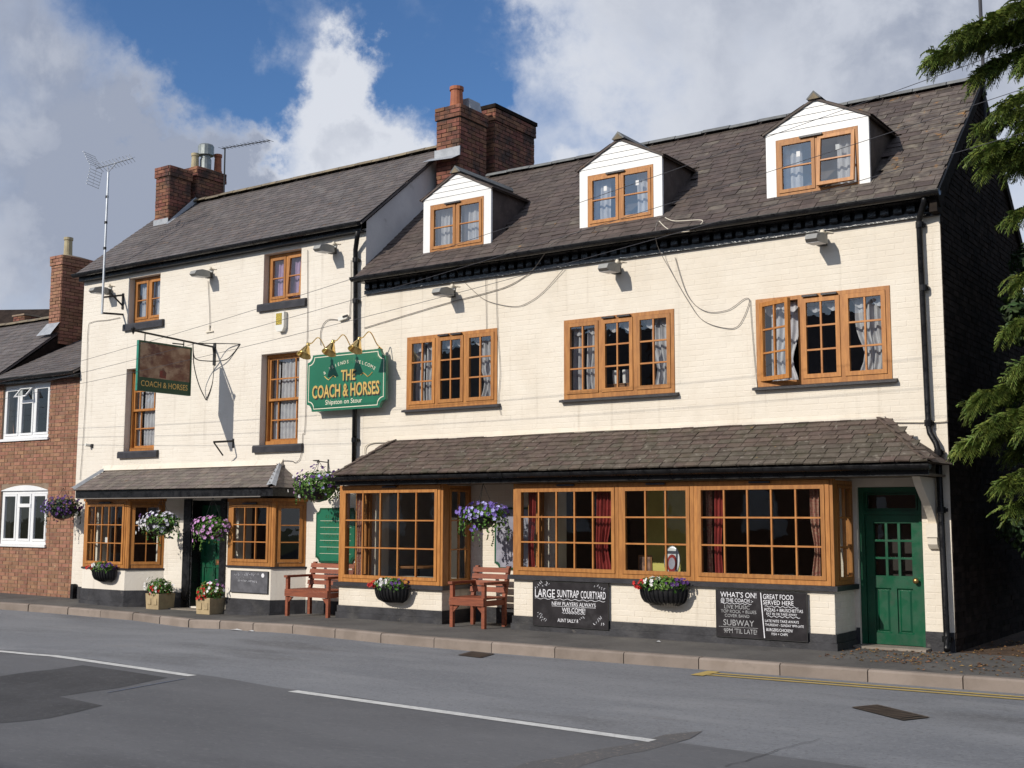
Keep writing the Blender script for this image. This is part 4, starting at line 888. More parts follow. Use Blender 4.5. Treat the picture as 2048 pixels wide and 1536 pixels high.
# rainwater pipes
q = lambda u, v, y=-.09: tuple(at(u, v, Y=y))
P = [at(1848, 388, Y=-.27), at(1848, 405, Y=-.26), at(1840, 432, Y=-.10), at(1838, 445, Y=-.07), at(1857, 850, Y=-.07), at(1860, 866, Y=-.08), at(1872, 886, Y=-.10), at(1876, 900, Y=-.10), at(1893, 1262, Y=-.10), at(1894, 1290, Y=-.12), at(1894, 1300, Y=-.20)]
downpipe(RB, P, .036, [at(1839.5, 450, Y=-.07), at(1847, 576, Y=-.07), at(1857, 846, Y=-.07), at(1877, 905, Y=-.10), at(1883, 1020, Y=-.10), at(1893, 1278, Y=-.10)])
# mast on the gable end
a, b = at(1967, 250, X=.06), at(1957, -30, X=.06)
t = thing('gable_mast', at(1967, 250, X=.06), 'tall thin dark mast rising above the ridge at the gable end', 'mast')
yy = 2.16; MB().tube([(.06, yy, 6.7), (.06, yy-.01, 8.0), (.06, yy-.03, 9.6)], .024, 8).build('pole', 'wire', t); 
for z in (6.8, 7.2): MB().box(.01, .09, yy-.03, yy+.03, z, z+.04).build('bracket', 'iron', t)
# ================================================================== the taller pub house
LB = thing('pub_building', (-12.87, 2.1, -.06), 'tall cream pub house with sash windows and a slated porch over canted bays', 'building', 'the pub')
A0, A1 = -16.62, -9.12
o2 = [(-15.19, -14.28, 5.165, 6.055), (-11.50, -10.59, 5.18, 6.06)]; o1 = [(-15.18, -14.29, 2.73, 4.30), (-11.50, -10.58, 2.73, 4.30)]
og = [(-15.85, -14.12, .62, 1.76), (-13.16, -12.40, -.06, 1.80), (-11.95, -10.50, .75, 1.74)]
ops = o2+o1+og
m = MB(); wall_panel(m, A0, A1-.002, -.25, 6.20, 0, .3, ops); front = m.build('wall', 'creamleft', LB)
m = MB(); brick_faces(m, (A0, 0, 0), (1, 0, 0), (0, -1, 0), A1-A0-.002, .25, 6.12, [(a-A0, b-A0, c, d) for a, b, c, d in ops]+[(.5, 5.9, 1.95, 2.2)], proud=.0018, jit=.0009, inset=.004, joint=.008)
m.build('painted_brickwork', 'creamleft', front, kind='stuff')
for xa, xb in ((A0, -16.1), (-13.85, -13.37), (-10.28, A1-.01)): MB().box(xa, xb, -.018, -.002, -.25, .17).build('plinth', 'plinth', LB)
EY2, EZ2, RY2, RZ2 = -.17, 6.27, 2.02, 8.06; S2 = (RZ2-EZ2)/(RY2-EY2)
g = MB(); g.add([(A1, 0.0, 4.9), (A1, 4.2, 4.9), (A1, 4.2, EZ2-.02), (A1, RY2, RZ2-.08), (A1, 0.0, EZ2+.05)], [(0, 1, 2, 3, 4)])
g.add([(A1-.25, .3, -.2), (A1-.25, 4.2, -.2), (A1-.25, 4.2, EZ2-.02), (A1-.25, RY2, RZ2-.1), (A1-.25, .3, EZ2+.05)], [(4, 3, 2, 1, 0)])
g.build('gable_wall', 'creamgable', LB)
g = MB(); g.add([(A0, 0.002, -.2), (A0, 4.2, -.2), (A0, 4.2, EZ2-.02), (A0, RY2, RZ2-.08), (A0, 0.002, EZ2+.05)], [(4, 3, 2, 1, 0)]); g.add([(A0+.25, .3, -.2), (A0+.25, 4.2, -.2), (A0+.25, 4.2, EZ2-.02), (A0+.25, RY2, RZ2-.1), (A0+.25, .3, EZ2+.05)], [(0, 1, 2, 3, 4)])
g.build('gable_wall', 'brickold', LB)
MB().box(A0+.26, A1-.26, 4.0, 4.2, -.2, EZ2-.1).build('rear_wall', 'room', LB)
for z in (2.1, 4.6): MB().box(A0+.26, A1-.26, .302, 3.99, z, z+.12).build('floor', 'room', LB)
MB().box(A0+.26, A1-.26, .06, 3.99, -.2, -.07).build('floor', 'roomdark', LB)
# roof
m = MB(); xa, xb = A0-.03, A1+.05
m.add([(xa, EY2, EZ2-.04), (xb, EY2, EZ2-.04), (xb, RY2, RZ2-.04), (xa, RY2, RZ2-.04), (xa, EY2, EZ2), (xb, EY2, EZ2), (xb, RY2, RZ2), (xa, RY2, RZ2), (xa, 4.4, EZ2-.1), (xb, 4.4, EZ2-.1), (xa, 4.4, EZ2-.14), (xb, 4.4, EZ2-.14)],
    [(4, 5, 6, 7), (0, 3, 2, 1), (0, 1, 5, 4), (1, 2, 6, 5), (7, 6, 9, 8), (3, 10, 11, 2), (2, 11, 9, 6), (10, 8, 9, 11), (0, 4, 7, 3), (3, 7, 8, 10)])
roof2 = m.build('roof', 'slateleft', LB)
slates(roof2, xa, xb, (EY2-.03, EZ2), (RY2, RZ2), .125, .24, 'slateleft', lambda x, y: y < RY2+.02, 300)
ridge_tiles(roof2, xa, A1+.12, RY2, RZ2+.03, 'ridge', .42, .11)
MB().box(A0+.0, A1, EY2+.04, EY2+.065, 6.135, EZ2-.045).build('fascia', 'black', LB); MB().box(A0+.002, A1-.002, EY2+.066, -.002, 6.135, 6.155).build('soffit', 'black', LB)
gutter(LB, A0-.06, A1+.02, EY2-.045, EZ2-.012, .06)
# chimney stacks on the far gable
c1 = chimney(LB, -16.20, -15.78, 1.32, 1.86, 7.2, 8.72, over=2); c2 = chimney(LB, -16.11, -15.74, 2.0, 2.74, 7.6, 8.86, over=2)
pot(c2, -16.02, 2.16, 8.86, .36, .085, 'buffpot'); pot(c2, -15.83, 2.62, 8.86, .42, .085, 'terracotta')
m = MB(); m.lathe((-15.92, 2.36, 8.86), [(.12, 0), (.12, .26), (.10, .28), (.10, .34), (.17, .35), (.17, .55), (.15, .58), (.04, .59)], 14); m.build('metal_cowl', 'zinc', c2)
for c_, (xx0, xx1, yy) in ((c1, (-16.2, -15.78, 1.32)), (c2, (-16.11, -15.74, 2.0))):
    z = EZ2+(yy-EY2)*S2; MB().box(xx0-.02, xx1+.02, yy-.025, yy-.016, z-.05, z+.12).build('lead_flashing', 'lead', c_)
m = MB(); m.add([(-15.76, 1.25, EZ2+(1.25-EY2)*S2+.05), (-15.72, 1.25, EZ2+(1.25-EY2)*S2+.02), (-15.72, 2.0, EZ2+(2.0-EY2)*S2+.03), (-15.76, 2.0, EZ2+(2.0-EY2)*S2+.16)], [(0, 1, 2, 3)]); m.build('lead_flashing', 'lead', c1)
# windows
def sash_window(a, b, z0, z1, mat='timber'):
    y = .13; m = MB(); f = .05
    m.box(a+.002, a+f, y, y+.12, z0+.002, z1-.002); m.box(b-f, b-.002, y, y+.12, z0+.002, z1-.002); m.box(a+f, b-f, y, y+.12, z1-f, z1-.002); m.box(a+f, b-f, y-.03, y+.12, z0+.002, z0+.07)
    w = m.build('window', mat, LB); zm = (z0+z1)/2
    for (c, e, yo) in ((zm-.02, z1-f, y+.02), (z0+.07, zm+.02, y+.06)):
        s = .042; m = MB(); m.box(a+f, b-f, yo, yo+.035, c, c+s); m.box(a+f, b-f, yo, yo+.035, e-s, e); m.box(a+f, a+f+s, yo, yo+.035, c+s, e-s); m.box(b-f-s, b-f, yo, yo+.035, c+s, e-s); m.build('sash', mat, w)
        ia, ib, ic, ie = a+f+s, b-f-s, c+s, e-s
        xs = [ia, ia+(ib-ia)*.2, ib-(ib-ia)*.2, ib]
        for x in xs[1:3]: MB().box(x-.010, x+.010, yo+.003, yo+.032, ic, ie).build('glazing_bar', 'timberbar', w)
        MB().box(ia, ib, yo+.002, yo+.03, (ic+ie)/2-.011, (ic+ie)/2+.011).build('glazing_bar', 'timberbar', w)
        for i in range(3):
            for k in range(2):
                r0, r1 = (ic, (ic+ie)/2) if k == 0 else ((ic+ie)/2, ie); t = rj(.002)
                MB().add([(xs[i]+.008, yo+.016+t, r0), (xs[i+1]-.008, yo+.016, r0), (xs[i+1]-.008, yo+.016+t, r1), (xs[i]+.008, yo+.016, r1)], [(0, 1, 2, 3)]).build('pane', 'glassupper', w)
    curtain(w, (a+.26, .245), (b-.24, .245), z0+.08, z1-.06, amp=.014, wl=.09); curtain(w, (b-.23, .245), (b-.06, .245), z0+.08, z1-.06, amp=.014, wl=.07); curtain(w, (a+.06, .26), (a+.2, .26), z0+.08, z1-.06, amp=.012, wl=.07)
    return w
for i, (a, b, c, d) in enumerate(o1):
    w = sash_window(a, b, c, d); sill(w, a-.11, b+.14, -.06, .13, c+.002, .13)
for i, (a, b, c, d) in enumerate(o2):
    w = panel(LB, (a+.004, .12), (b-.004, .12), c+.004, d-.004, [(1, 1), (1, 1)], 2, frame=.055, sash=.05, bar=.02, bottom=.08, glass='glassupper', swing=(-11, radians(4)) if i else None)
    sill(w, a-.09, b+.16, -.06, .118, c+.002, .135)
    curtain(w, (a+.07, .215), (b-.07, .215), c+.09, d-.05, 'curtainpink' if i else 'curtain', .014, .08)
# canted bays
def canted(x0, x1, wl, wr, y, zs, zh, cf, cs, fr, lab):
    """front x0..x1 at y, sides run back to wl / wr on the wall"""
    z0 = zp(x0); B_ = MB()
    B_.prism([(wl-.03, -.004), (x0-.03, y-.03), (x1+.03, y-.03), (wr+.03, -.004)], lambda a, b_, t: (a, b_, t), zh-.002, zh+.05)
    b = B_.build('bay_window', 'timber', LB)
    for x in (x0, x1):
        MB().prism([(x-.055, y+.02), (x-.02, y-.004), (x+.02, y-.004), (x+.055, y+.02), (x+.04, y+.09), (x-.04, y+.09)], lambda a, b, t: (a, b, t), zs, zh-.003).build('corner_post', 'timber', b)
    panel(b, (x0+.02, y-.012), (x1-.02, y-.012), zs+.003, zh-.004, [(1, cf)], 3, as_window=False, frame=.045, sash=.05, bar=.018, bottom=.06)
    vent(b, (x0+x1)/2-.08, y-.025, zh-.03, .15); vent(b, (x0+x1)/2+.09, y-.025, zh-.03, .15)
    dv = Vector((wr-x1, -y, 0)).normalized()
    panel(b, (x1+dv.x*.03, y+dv.y*.03), (wr, -.004), zs+.003, zh-.004, [(1, cs)], 3, as_window=False, frame=.055, sash=.055, bar=.018, bottom=.06)
    panel(b, (wl, -.004), (x0-dv.x*.03, y+dv.y*.03), zs+.003, zh-.004, [(1, cs)], 3, as_window=False, frame=.055, sash=.055, bar=.018, bottom=.06)
    poly = lambda e: [(wl-e, -.003), (x0-e*.6, y-e), (x1+e*.6, y-e), (wr+e, -.003)]
    for nm, e, a, c, mt in (('sill', .035, zs-.03, zs, 'sillblack'), ('bay_wall', .012, z0+.27, zs-.031, 'creamleft'), ('plinth', .026, z0+.06, z0+.269, 'plinth'), ('plinth', .05, z0-.15, z0+.059, 'plinth')):
        m = MB(); m.prism(poly(e), lambda p, q, t: (p, q, t), a, c); m.build(nm, mt, b)
    MB().box(x0, x1, y+.06, .28, zs-.028, zs-.008).build('window_board', 'soffit', b)
    return b
lb1 = canted(-15.60, -14.37, -16.06, -13.90, -.47, .585, 1.79, 5, 2, 0, '')
lb2 = canted(-11.70, -10.68, -12.12, -10.33, -.43, .705, 1.765, 3, 1, 0, '')
MB().box(-15.02, -14.92, -.445, -.443, 1.02, 1.13).build('sticker', 'paper', lb1)
# recessed front door
m = MB(); m.box(-13.36, -13.165, -.03, .0, -.12, 1.82); m.box(-12.395, -12.25, -.03, .0, -.12, 1.82); m.box(-13.16, -13.135, .0, .32, -.06, 1.8); m.box(-12.425, -12.40, .0, .32, -.06, 1.8); m.box(-13.135, -12.425, .17, .32, 1.72, 1.8)
D = m.build('door', 'black', LB)
m = MB(); fy = .19; a, b = -13.13, -12.43
for q in ((a, a+.1, -.05, 1.715), (b-.1, b, -.05, 1.715), (a+.1, b-.1, -.05, .12), (a+.1, b-.1, .62, .82), (a+.1, b-.1, 1.6, 1.715), ((a+b)/2-.04, (a+b)/2+.04, .12, .62), ((a+b)/2-.04, (a+b)/2+.04, .82, 1.6)): m.box(q[0], q[1], fy, fy+.045, q[2], q[3])
m.build('door_leaf', 'green', D)
for c, e in ((.12, .62), (.82, 1.6)):
    for p, q in ((a+.1, (a+b)/2-.04), ((a+b)/2+.04, b-.1)): MB().box(p, q, fy+.018, fy+.03, c, e).build('door_panel', 'green', D)
m = MB(); m.box(-12.72, -12.47, fy-.008, fy, .67, .76); m.build('letter_plate', 'bronze', D); MB().box(-12.69, -12.50, fy-.012, fy-.008, .70, .73).build('letter_flap', 'terracotta', D)
MB().box(-13.4, -12.3, -.32, .2, -.2, -.085).build('doorstep', 'slab', LB)
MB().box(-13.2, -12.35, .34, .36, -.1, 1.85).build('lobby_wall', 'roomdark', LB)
# slated porch over the bays
QE_Y, QE_Z, QT_Z = -.74, 1.985, 2.375; q0, q1, t0, t1 = -15.62, -10.36, -15.70, -10.95
m = MB(); m.add([(q0, QE_Y, QE_Z), (q1, QE_Y, QE_Z), (t1, -.01, QT_Z), (t0, -.01, QT_Z), (q1, -.01, QE_Z), (-16.28, -.01, QE_Z)], [(0, 1, 2, 3), (1, 4, 2), (5, 0, 3), (0, 5, 4, 1)])
pr2 = m.build('porch_roof', 'porchslate', LB)
def inq(x, y):
    t = (y-QE_Y)/(-QE_Y); return q0+(t0-q0)*t-.02 < x < q1+(t1-q1)*t-.03
slates(pr2, q0-.02, q1+.03, (QE_Y-.03, QE_Z), (-.015, QT_Z), .12, .22, 'porchslate', inq, 300, thick=.006)
for c in range(6):
    a_, b_ = c/6, (c+1.2)/6
    for k in range(6-c):
        y0_ = QE_Y*(1-a_)+k*.125; y1_ = min(y0_+.12, -.02)
        if y0_ > -.05: continue
        P = lambda t, y, h: (q1+(t1-q1)*t+.012+h, y, QE_Z+(QT_Z-QE_Z)*t+.012)
        MB().add([P(a_-.03, y0_, .01), P(a_-.03, y1_, .01), P(b_, y1_, 0), P(b_, y0_, 0)], [(0, 1, 2, 3)]).build('slate', 'porchslate', pr2)
for (xa_, xb_, w) in ((q0, t0, .16), (q1, t1, .16)):
    p, q = Vector((xa_, QE_Y-.03, QE_Z+.04)), Vector((xb_, -.03, QT_Z+.045)); m = MB(); n = 8; vs = []
    for k in range(n+1):
        c = p+(q-p)*k/n; ww = w*(.8 if xa_ < -12 else (1.25-.8*k/n))
        vs += [c+Vector((-ww*.62, 0, -.006+rj(.003))), c+Vector((0, 0, .014+rj(.003))), c+Vector((ww*.38, .02, -.018+rj(.003)))]
    m.add(vs, [f for k in range(n) for f in ((3*k, 3*k+1, 3*k+4, 3*k+3), (3*k+1, 3*k+2, 3*k+5, 3*k+4))]); m.build('lead_hip', 'lead', pr2)
m = MB(); m.prism([(-.012, QT_Z-.02), (-.075, QT_Z+.005), (-.012, QT_Z+.105)], lambda a, b, t: (t, a, b), t0-.05, t1+.05); m.build('mortar_fillet', 'cream', LB)
m = MB(); m.box(q0+.03, q1-.03, QE_Y+.03, QE_Y+.055, 1.845, QE_Z-.005); m.box(q1-.055, q1-.03, QE_Y+.056, -.005, 1.845, QE_Z-.005); m.box(q0+.03, q0+.055, QE_Y+.056, -.005, 1.845, QE_Z-.005); m.build('fascia', 'black', LB)
MB().box(q0+.056, q1-.056, QE_Y+.057, -.004, 1.850, 1.868).build('soffit', 'soffit', LB)
MB().tube([(q0+.1, QE_Y+.02, 1.835), (-13.5, QE_Y+.018, 1.832), (q1-.3, QE_Y+.02, 1.84)], .009, 6).build('conduit', 'cable', LB)
# middle downpipe between the two ranges
P = [at(716, 462, Y=-.2), at(714, 478, Y=-.14), at(711, 500, Y=-.07), at(711, 690, Y=-.07), at(708, 928, Y=-.07)]
downpipe(LB, P, .040, [at(711, 520, Y=-.07), at(711, 602, Y=-.07), at(709, 880, Y=-.07)])
MB().box(-16.50, -16.42, -.10, -.02, -.1, .22).build('pipe_shoe', 'black', LB)
# ================================================================== brick cottage next door
NB = thing('brick_cottage', (-20.3, 2, -.05), 'red brick cottage with white plastic windows beside the tall pub house', 'house')
nx0, nx1, ny = -26.0, -16.63, .05
nops = [(-19.31, -17.66, 3.10, 4.22), (-19.22, -17.59, .945, 2.03), (-23.6, -22.0, 3.10, 4.22), (-23.5, -21.9, .945, 2.03)]
m = MB(); wall_panel(m, nx0, nx1, -.3, 4.36, ny, ny+.25, nops); fw = m.build('wall', 'mortar', NB)
k = MB(); brick_faces(k, (nx0, ny, 0), (1, 0, 0), (0, -1, 0), nx1-nx0, -.15, 4.32, [(a-nx0, b-nx0, c, d+(.12 if d < 3 else 0)) for a, b, c, d in nops], proud=.009, jit=.003, flemish=True); k.build('brickwork', 'brickold', fw, kind='stuff')
g = MB(); g.add([(nx0, ny, -.3), (nx0, 4.2, -.3), (nx0, 4.2, 4.3), (nx0, 2.1, 6.0), (nx0, ny, 4.3)], [(4, 3, 2, 1, 0)]); g.build('gable_wall', 'brickold', NB)
MB().box(nx0, nx1, 4.0, 4.2, -.3, 4.3).build('rear_wall', 'brickold', NB); MB().box(nx0+.1, nx1-.05, ny+.26, 3.99, 2.2, 2.35).build('floor', 'room', NB); MB().box(nx0+.1, nx1-.05, ny+.26, 3.99, -.3, -.1).build('floor', 'roomdark', NB)
MB().box(nx1-.05, nx1-.0, ny+.26, 3.99, -.1, 4.3).build('party_wall', 'room', NB)
for i, (a, b, c, d) in enumerate(nops):
    m3 = (b-a)/3; w = panel(NB, (a+.003, ny+.035), (b-.003, ny+.035), c+.003, d-.003, [(1, 1, 1), (1, 1, 1), (1, 1, 1)], 1, mat='upvc', frame=.06, sash=.05, depth=.07, bar=.05, barmat='upvc')
    zt = d-(.30 if i % 2 else .36)
    MB().box(a+m3+.05, b-m3-.05, ny+.012, ny+.06, zt-.035, zt+.035).build('transom', 'upvc', w)
    if i == 0:
        m = MB(); e = .05; aa, bb = a+m3+.07, b-m3-.07; zb_, zt_ = zt+.03, d-.07
        for q in ((aa, bb, zb_, zb_+.035), (aa, bb, zt_-.035, zt_), (aa, aa+.035, zb_+.035, zt_-.035), (bb-.035, bb, zb_+.035, zt_-.035)): m.box(q[0], q[1], ny-.01, ny+.02, q[2], q[3])
        an = radians(38); tf = lambda q: Vector((q.x, ny+(q.y-ny)-(zt_-q.z)*sin(an), zt_-(zt_-q.z)*cos(an)))
        m.xform(tf).build('top_light', 'upvc', w); MB().box(aa+.035, bb-.035, ny+.004, ny+.008, zb_+.035, zt_-.035).xform(tf).build('pane', 'glass', w)
    if i % 2:
        n = 10; mm = MB(); arc = [(a+(b-a)*t/n, d+.005+.105*(1-((t/n)-.5)**2*4)) for t in range(n+1)]
        mm.prism([(a, d-.002)]+arc+[(b, d-.002)], lambda p, q, t: (p, t, q), ny-.004, ny+.05); mm.build('arched_head', 'upvc', w)
    MB().box(a-.04, b+.04, ny-.05, ny+.03, c-.05, c+.002).build('sill', 'upvc', w)
    curtain(w, (a+.1, ny+.25), (a+.3, ny+.25), c+.05, d-.05, 'curtain', .02) if i == 0 else None
# two roofs of different pitch: the far one steeper, its brick gable showing above the near one
eY, eZ = -.16, 4.345
def pitched(xa, xb, ry, rz, nm, single):
    m = MB(); m.add([(xa, eY, eZ-.04), (xb, eY, eZ-.04), (xb, ry, rz-.04), (xa, ry, rz-.04), (xa, eY, eZ), (xb, eY, eZ), (xb, ry, rz), (xa, ry, rz), (xa, 4.4, eZ), (xb, 4.4, eZ)], [(4, 5, 6, 7), (0, 3, 2, 1), (0, 1, 5, 4), (7, 6, 9, 8), (1, 2, 6, 5)])
    r = m.build('roof', 'slateleft', NB)
    slates(r, xa, xb, (eY-.03, eZ), (ry, rz), .16, .30, 'slateleft', lambda x, y: y < ry, single)
    ridge_tiles(r, xa, xb, ry, rz+.02, 'ridge'); return r
pitched(nx0, -19.45, 2.0, 6.05, 'a', 150); pitched(-19.44, nx1-.0, 2.0, 5.50, 'b', 150)
g = MB(); g.prism([(.35, eZ+.30), (2.0, 5.46), (2.0, 6.0)], lambda p, q, t: (t, p, q), -19.52, -19.435); g.build('upstand_wall', 'brickdark', NB)
nc = chimney(NB, -19.80, -19.40, 1.36, 2.2, 5.3, 7.30, over=3, mat='brickold'); pot(nc, -19.60, 1.62, 7.30, .46, .10, 'buffpot')
m = MB(); m.add([(-19.9, 1.12, 5.43+.05), (-19.38, 1.12, 5.43+.05), (-19.38, 1.345, 5.78), (-19.85, 1.345, 5.78)], [(0, 1, 2, 3)]); m.build('lead_flashing', 'lead', nc)
gutter(NB, nx0, nx1-.01, eY-.03, eZ-.01, .055)
MB().box(nx0, nx1, eY+.02, ny-.004, 4.24, 4.30).build('fascia', 'black', NB)
# older house far behind the cottage
BH = thing('background_house', (-30, 12, 0), 'dark roofed house half hidden behind the brick cottage', 'house')
a, b = at(-30, 600, Y=9.0), at(100, 624, Y=11.0)
m = MB(); m.add([(a.x-4, 6, 0), (b.x+1, 8, 0), (b.x+1, 8, b.z-2), (a.x-4, 6, a.z-2)], [(0, 1, 2, 3)]); m.add([(b.x+1, 8, 0), (b.x+1, 14, 0), (b.x+1, 14, b.z-2), (b.x+1, 11, b.z), (b.x+1, 8, b.z-2)], [(0, 1, 2, 3, 4)]); m.add([(a.x-4, 13, 0), (a.x-4, 6, 0), (a.x-4, 6, a.z-2), (a.x-4, 9, a.z), (a.x-4, 13, a.z-2)], [(0, 1, 2, 3, 4)]); m.build('wall', 'brickdark', BH)
m = MB(); m.add([(a.x-4, 5.8, a.z-2.1), (b.x+1.2, 7.8, b.z-2.1), (b.x+1.2, 11, b.z), (a.x-4, 9, a.z), (b.x+1.2, 14.2, b.z-2.1), (a.x-4, 13.2, a.z-2.1)], [(0, 1, 2, 3), (3, 2, 4, 5)]); m.build('roof', 'brickdark', BH)
q = at(38, 640, Y=6.5); bc = chimney(BH, q.x-.28, q.x+.28, 6.5, 7.0, q.z-1.6, q.z+.12, single=False, over=0); MB().box(q.x-.32, q.x+.32, 6.46, 7.04, q.z+.121, q.z+.17).build('cap_slab', 'mortar', bc)
# ================================================================== things on and before the pub
# --- floodlights
def floodlight(x, z, label, mat='grey'):
    t = thing('floodlight', (x, 0, z), label, 'floodlight', 'floodlights under the pub eaves')
    w = .095; m = MB()
    prof = [(-.12, -.055), (-.40, -.075), (-.455, -.045), (-.42, .02), (-.30, .055), (-.13, .05)]
    m.prism(prof, lambda a, b, s: (x+s*(1-.25*max(0, (-a-.30)/.16)), a, z+b), -w, w); m.build('lamp_body', mat, t)
    m = MB(); m.prism([(-.15, -.058), (-.395, -.0765), (-.395, -.082), (-.15, -.064)], lambda a, b, s: (x+s, a, z+b), -w*.85, w*.85); m.build('lamp_glass', 'paper', t)
    MB().box(x-.055, x+.055, -.119, -.03, z-.06, z+.045).build('gear_box', 'iron', t)
    MB().box(x-.03, x+.03, -.029, -.001, z-.05, z+.09).build('wall_plate', 'greypipe', t)
    MB().tube([(x+.02, -.02, z+.09), (x+.05, -.03, z+.12), (x+.12, -.012, z+.10)], .008, 6).build('cable_tail', 'cablewhite', t)
    m = MB().lathe((0, 0, 0), [(.03, 0), (.03, .03), (.02, .04)], 10).xform(lambda q: Vector((x+q.x, -.03-q.z, z+.12+q.y))); m.build('junction_cap', 'cablewhite', t)
for u, v, y, lb in [(222, 584, 0, 'floodlight at the corner of the tall pub house behind the aerial bracket'), (424, 551, 0, 'floodlight on the tall pub house between its two top windows'), (671, 502, 0, 'floodlight beside the downpipe under the tall pub eaves'),
                    (908, 588, 0, 'grey floodlight under the black cornice nearest the tall pub house'), (1238, 541, 0, 'grey floodlight under the middle dormer of the low range'), (1648, 484, 0, 'grey floodlight under the dormer beside the gable')]:
    q = at(u, v, Y=y); floodlight(q.x, q.z, lb)
# --- green wall sign with its lamps
bx0, bx1, bz0, bz1, by = -10.20, -8.49, 3.225, 4.155, -.19
t = thing('wall_sign', ((bx0+bx1)/2, -.1, bz0), 'green wooden pub sign with gold lettering fixed across the black downpipe', 'sign')
def notched(x0, x1, z0, z1, r, n=6):
    pts = []
    for cx, cz, a0 in ((x0, z0, pi/2), (x1, z0, pi), (x1, z1, 3*pi/2), (x0, z1, 0)):
        for k in range(n+1):
            a = a0-pi/2*k/n; pts.append((cx+r*cos(a), cz+r*sin(a)))
    return pts
m = MB(); m.prism(notched(bx0, bx1, bz0, bz1, .12), lambda a, b, d: (a, d, b), by, by+.06); m.build('sign_board', 'signgreen', t)
ot, it = notched(bx0+.035, bx1-.035, bz0+.035, bz1-.035, .125), notched(bx0+.047, bx1-.047, bz0+.047, bz1-.047, .125)
m = MB(); n = len(ot); m.add([(a, by-.003, b) for a, b in ot]+[(a, by-.003, b) for a, b in it], [(i, (i+1) % n, n+(i+1) % n, n+i) for i in range(n)]); m.build('border_line', 'ivory', t)
for x in (bx0+.4, bx1-.25):
    for z in (bz0+.06, bz1-.1): MB().box(x-.025, x+.025, by+.061, -.001, z-.02, z+.02).build('mounting_block', 'iron', t)
cx = (bx0+bx1)/2
def shadowed(body, o, h, w):
    text(t, 'lettering', body, 'iron', Vector(o)+Vector((.024, 0, -.022)), XA, ZA, h, w, off=.002, bold=.03); text(t, 'lettering', body, 'gold', o, XA, ZA, h, w, off=.004, bold=.022)
shadowed('THE', (cx+.06, by, 3.70), .165, .31); shadowed('COACH & HORSES', (cx-.0, by, 3.445), .20, 1.46)
text(t, 'lettering', 'Shipston on Stour', 'ivory', (cx-.03, by, 3.325), XA, ZA, .075, .80, off=.003)
msg = '& FRIENDS  WELCOME'; R_ = 1.05; n = len(msg); 
for i, ch in enumerate(msg):
    if ch == ' ': continue
    a = (i-(n-1)/2)*.062; c = Vector((cx+.08+R_*sin(a), by, 3.97-R_*(1-cos(a)))); ua = Vector((cos(a), 0, -sin(a))); va = Vector((sin(a), 0, cos(a)))
    text(t, 'lettering', ch, 'ivory', c, ua, va, .052, None, off=.003)
for s in (-1, 1):
    pts = [(cx+.06+s*(.27+.05*k), by-.003, 3.76+.035*sin(k*1.5)) for k in range(6)]; MB().tube(pts, .008, 5).build('scroll', 'gold', t)
def sign_lamp(u, v, lb):
    w = at(u, v, Y=-.16); x, z = w.x, bz1+.015
    L = thing('sign_lamp', (x, -.16, z), lb, 'lamp', 'brass lamps over the green sign')
    MB().lathe((0, 0, 0), [(.035, 0), (.035, .015), (.02, .03)], 10).xform(lambda q: Vector((x+q.x, -.13+q.y, z+q.z-.015))).build('base', 'brass', L)
    P = []
    for k in range(15):
        s = k/14; P.append((x, -.13-.46*s, z+.02+.10*s+.16*sin(pi*min(1, s*1.05))**2*(.5+s)))
    e = P[-1]; P.append((x, e[1]-.03, e[2]-.05)); MB().tube(P, .009, 6).build('arm', 'brass', L, smooth=True)
    c = Vector(P[-1]); m = MB().lathe((0, 0, 0), [(.013, .11), (.030, .097), (.032, .06), (.023, .055), (.037, .033), (.055, .0), (.082, -.063), (.112, -.117), (.12, -.138), (.105, -.133), (.065, -.055), (.01, -.02)], 16)
    rot = Matrix.Rotation(radians(-26), 4, 'X'); m.xform(lambda q: c+(rot @ (q+Vector((0, 0, -.05))))).build('shade', 'brass', L, smooth=True)
for u, v, lb in ((655, 722, 'brass swan-neck lamp over the end of the green sign nearest the sash windows'), (705, 714, 'brass swan-neck lamp over the middle of the green sign'), (757, 706, 'brass swan-neck lamp over the end of the green sign beside the casement')): sign_lamp(u, v, lb)
# --- hanging sign on its iron bracket
sx = -12.7; t = thing('hanging_sign', (sx, 0, 3.6), 'hanging pub sign with faded brown painting on an iron bracket', 'sign')
s0, s1, h0, h1 = -1.66, -.54, 3.60, 4.45
MB().box(sx-.025, sx+.025, s0, s1, h0, h1).build('sign_board', 'signedge', t)
m = MB(); m.box(sx+.026, sx+.034, s0, s1, h1-.03, h1); m.box(sx+.026, sx+.034, s0, s1, h0, h0+.03); m.box(sx+.026, sx+.034, s0, s0+.03, h0+.03, h1-.03); m.box(sx+.026, sx+.034, s1-.03, s1, h0+.03, h1-.03); m.build('frame', 'signdark', t)
MB().quad((sx+.027, s0+.03, h0+.235), (sx+.027, s1-.03, h0+.235), (sx+.027, s1-.03, h1-.03), (sx+.027, s0+.03, h1-.03)).build('painting', 'painting', t)
m = MB(); m.prism([(0, 0), (.14, -.01), (.15, .09), (.10, .13), (.02, .12)], lambda a, b, d: (d, s0+.44+a, h0+.26+b), sx+.0275, sx+.0285); m.build('painting', 'paintingred', t)
MB().quad((sx+.027, s0+.03, h0+.03), (sx+.027, s1-.03, h0+.03), (sx+.027, s1-.03, h0+.235), (sx+.027, s0+.03, h0+.235)).build('name_band', 'signdark', t)
text(t, 'lettering', 'COACH & HORSES', 'gold', (sx+.027, (s0+s1)/2, h0+.085), (0, 1, 0), ZA, .095, .98, off=.003)
m = MB(); m.tube([(sx, s0-.10, h1+.15), (sx, -.05, h1+.075)], .017, 8); bar = m.build('bracket_bar', 'iron', t)
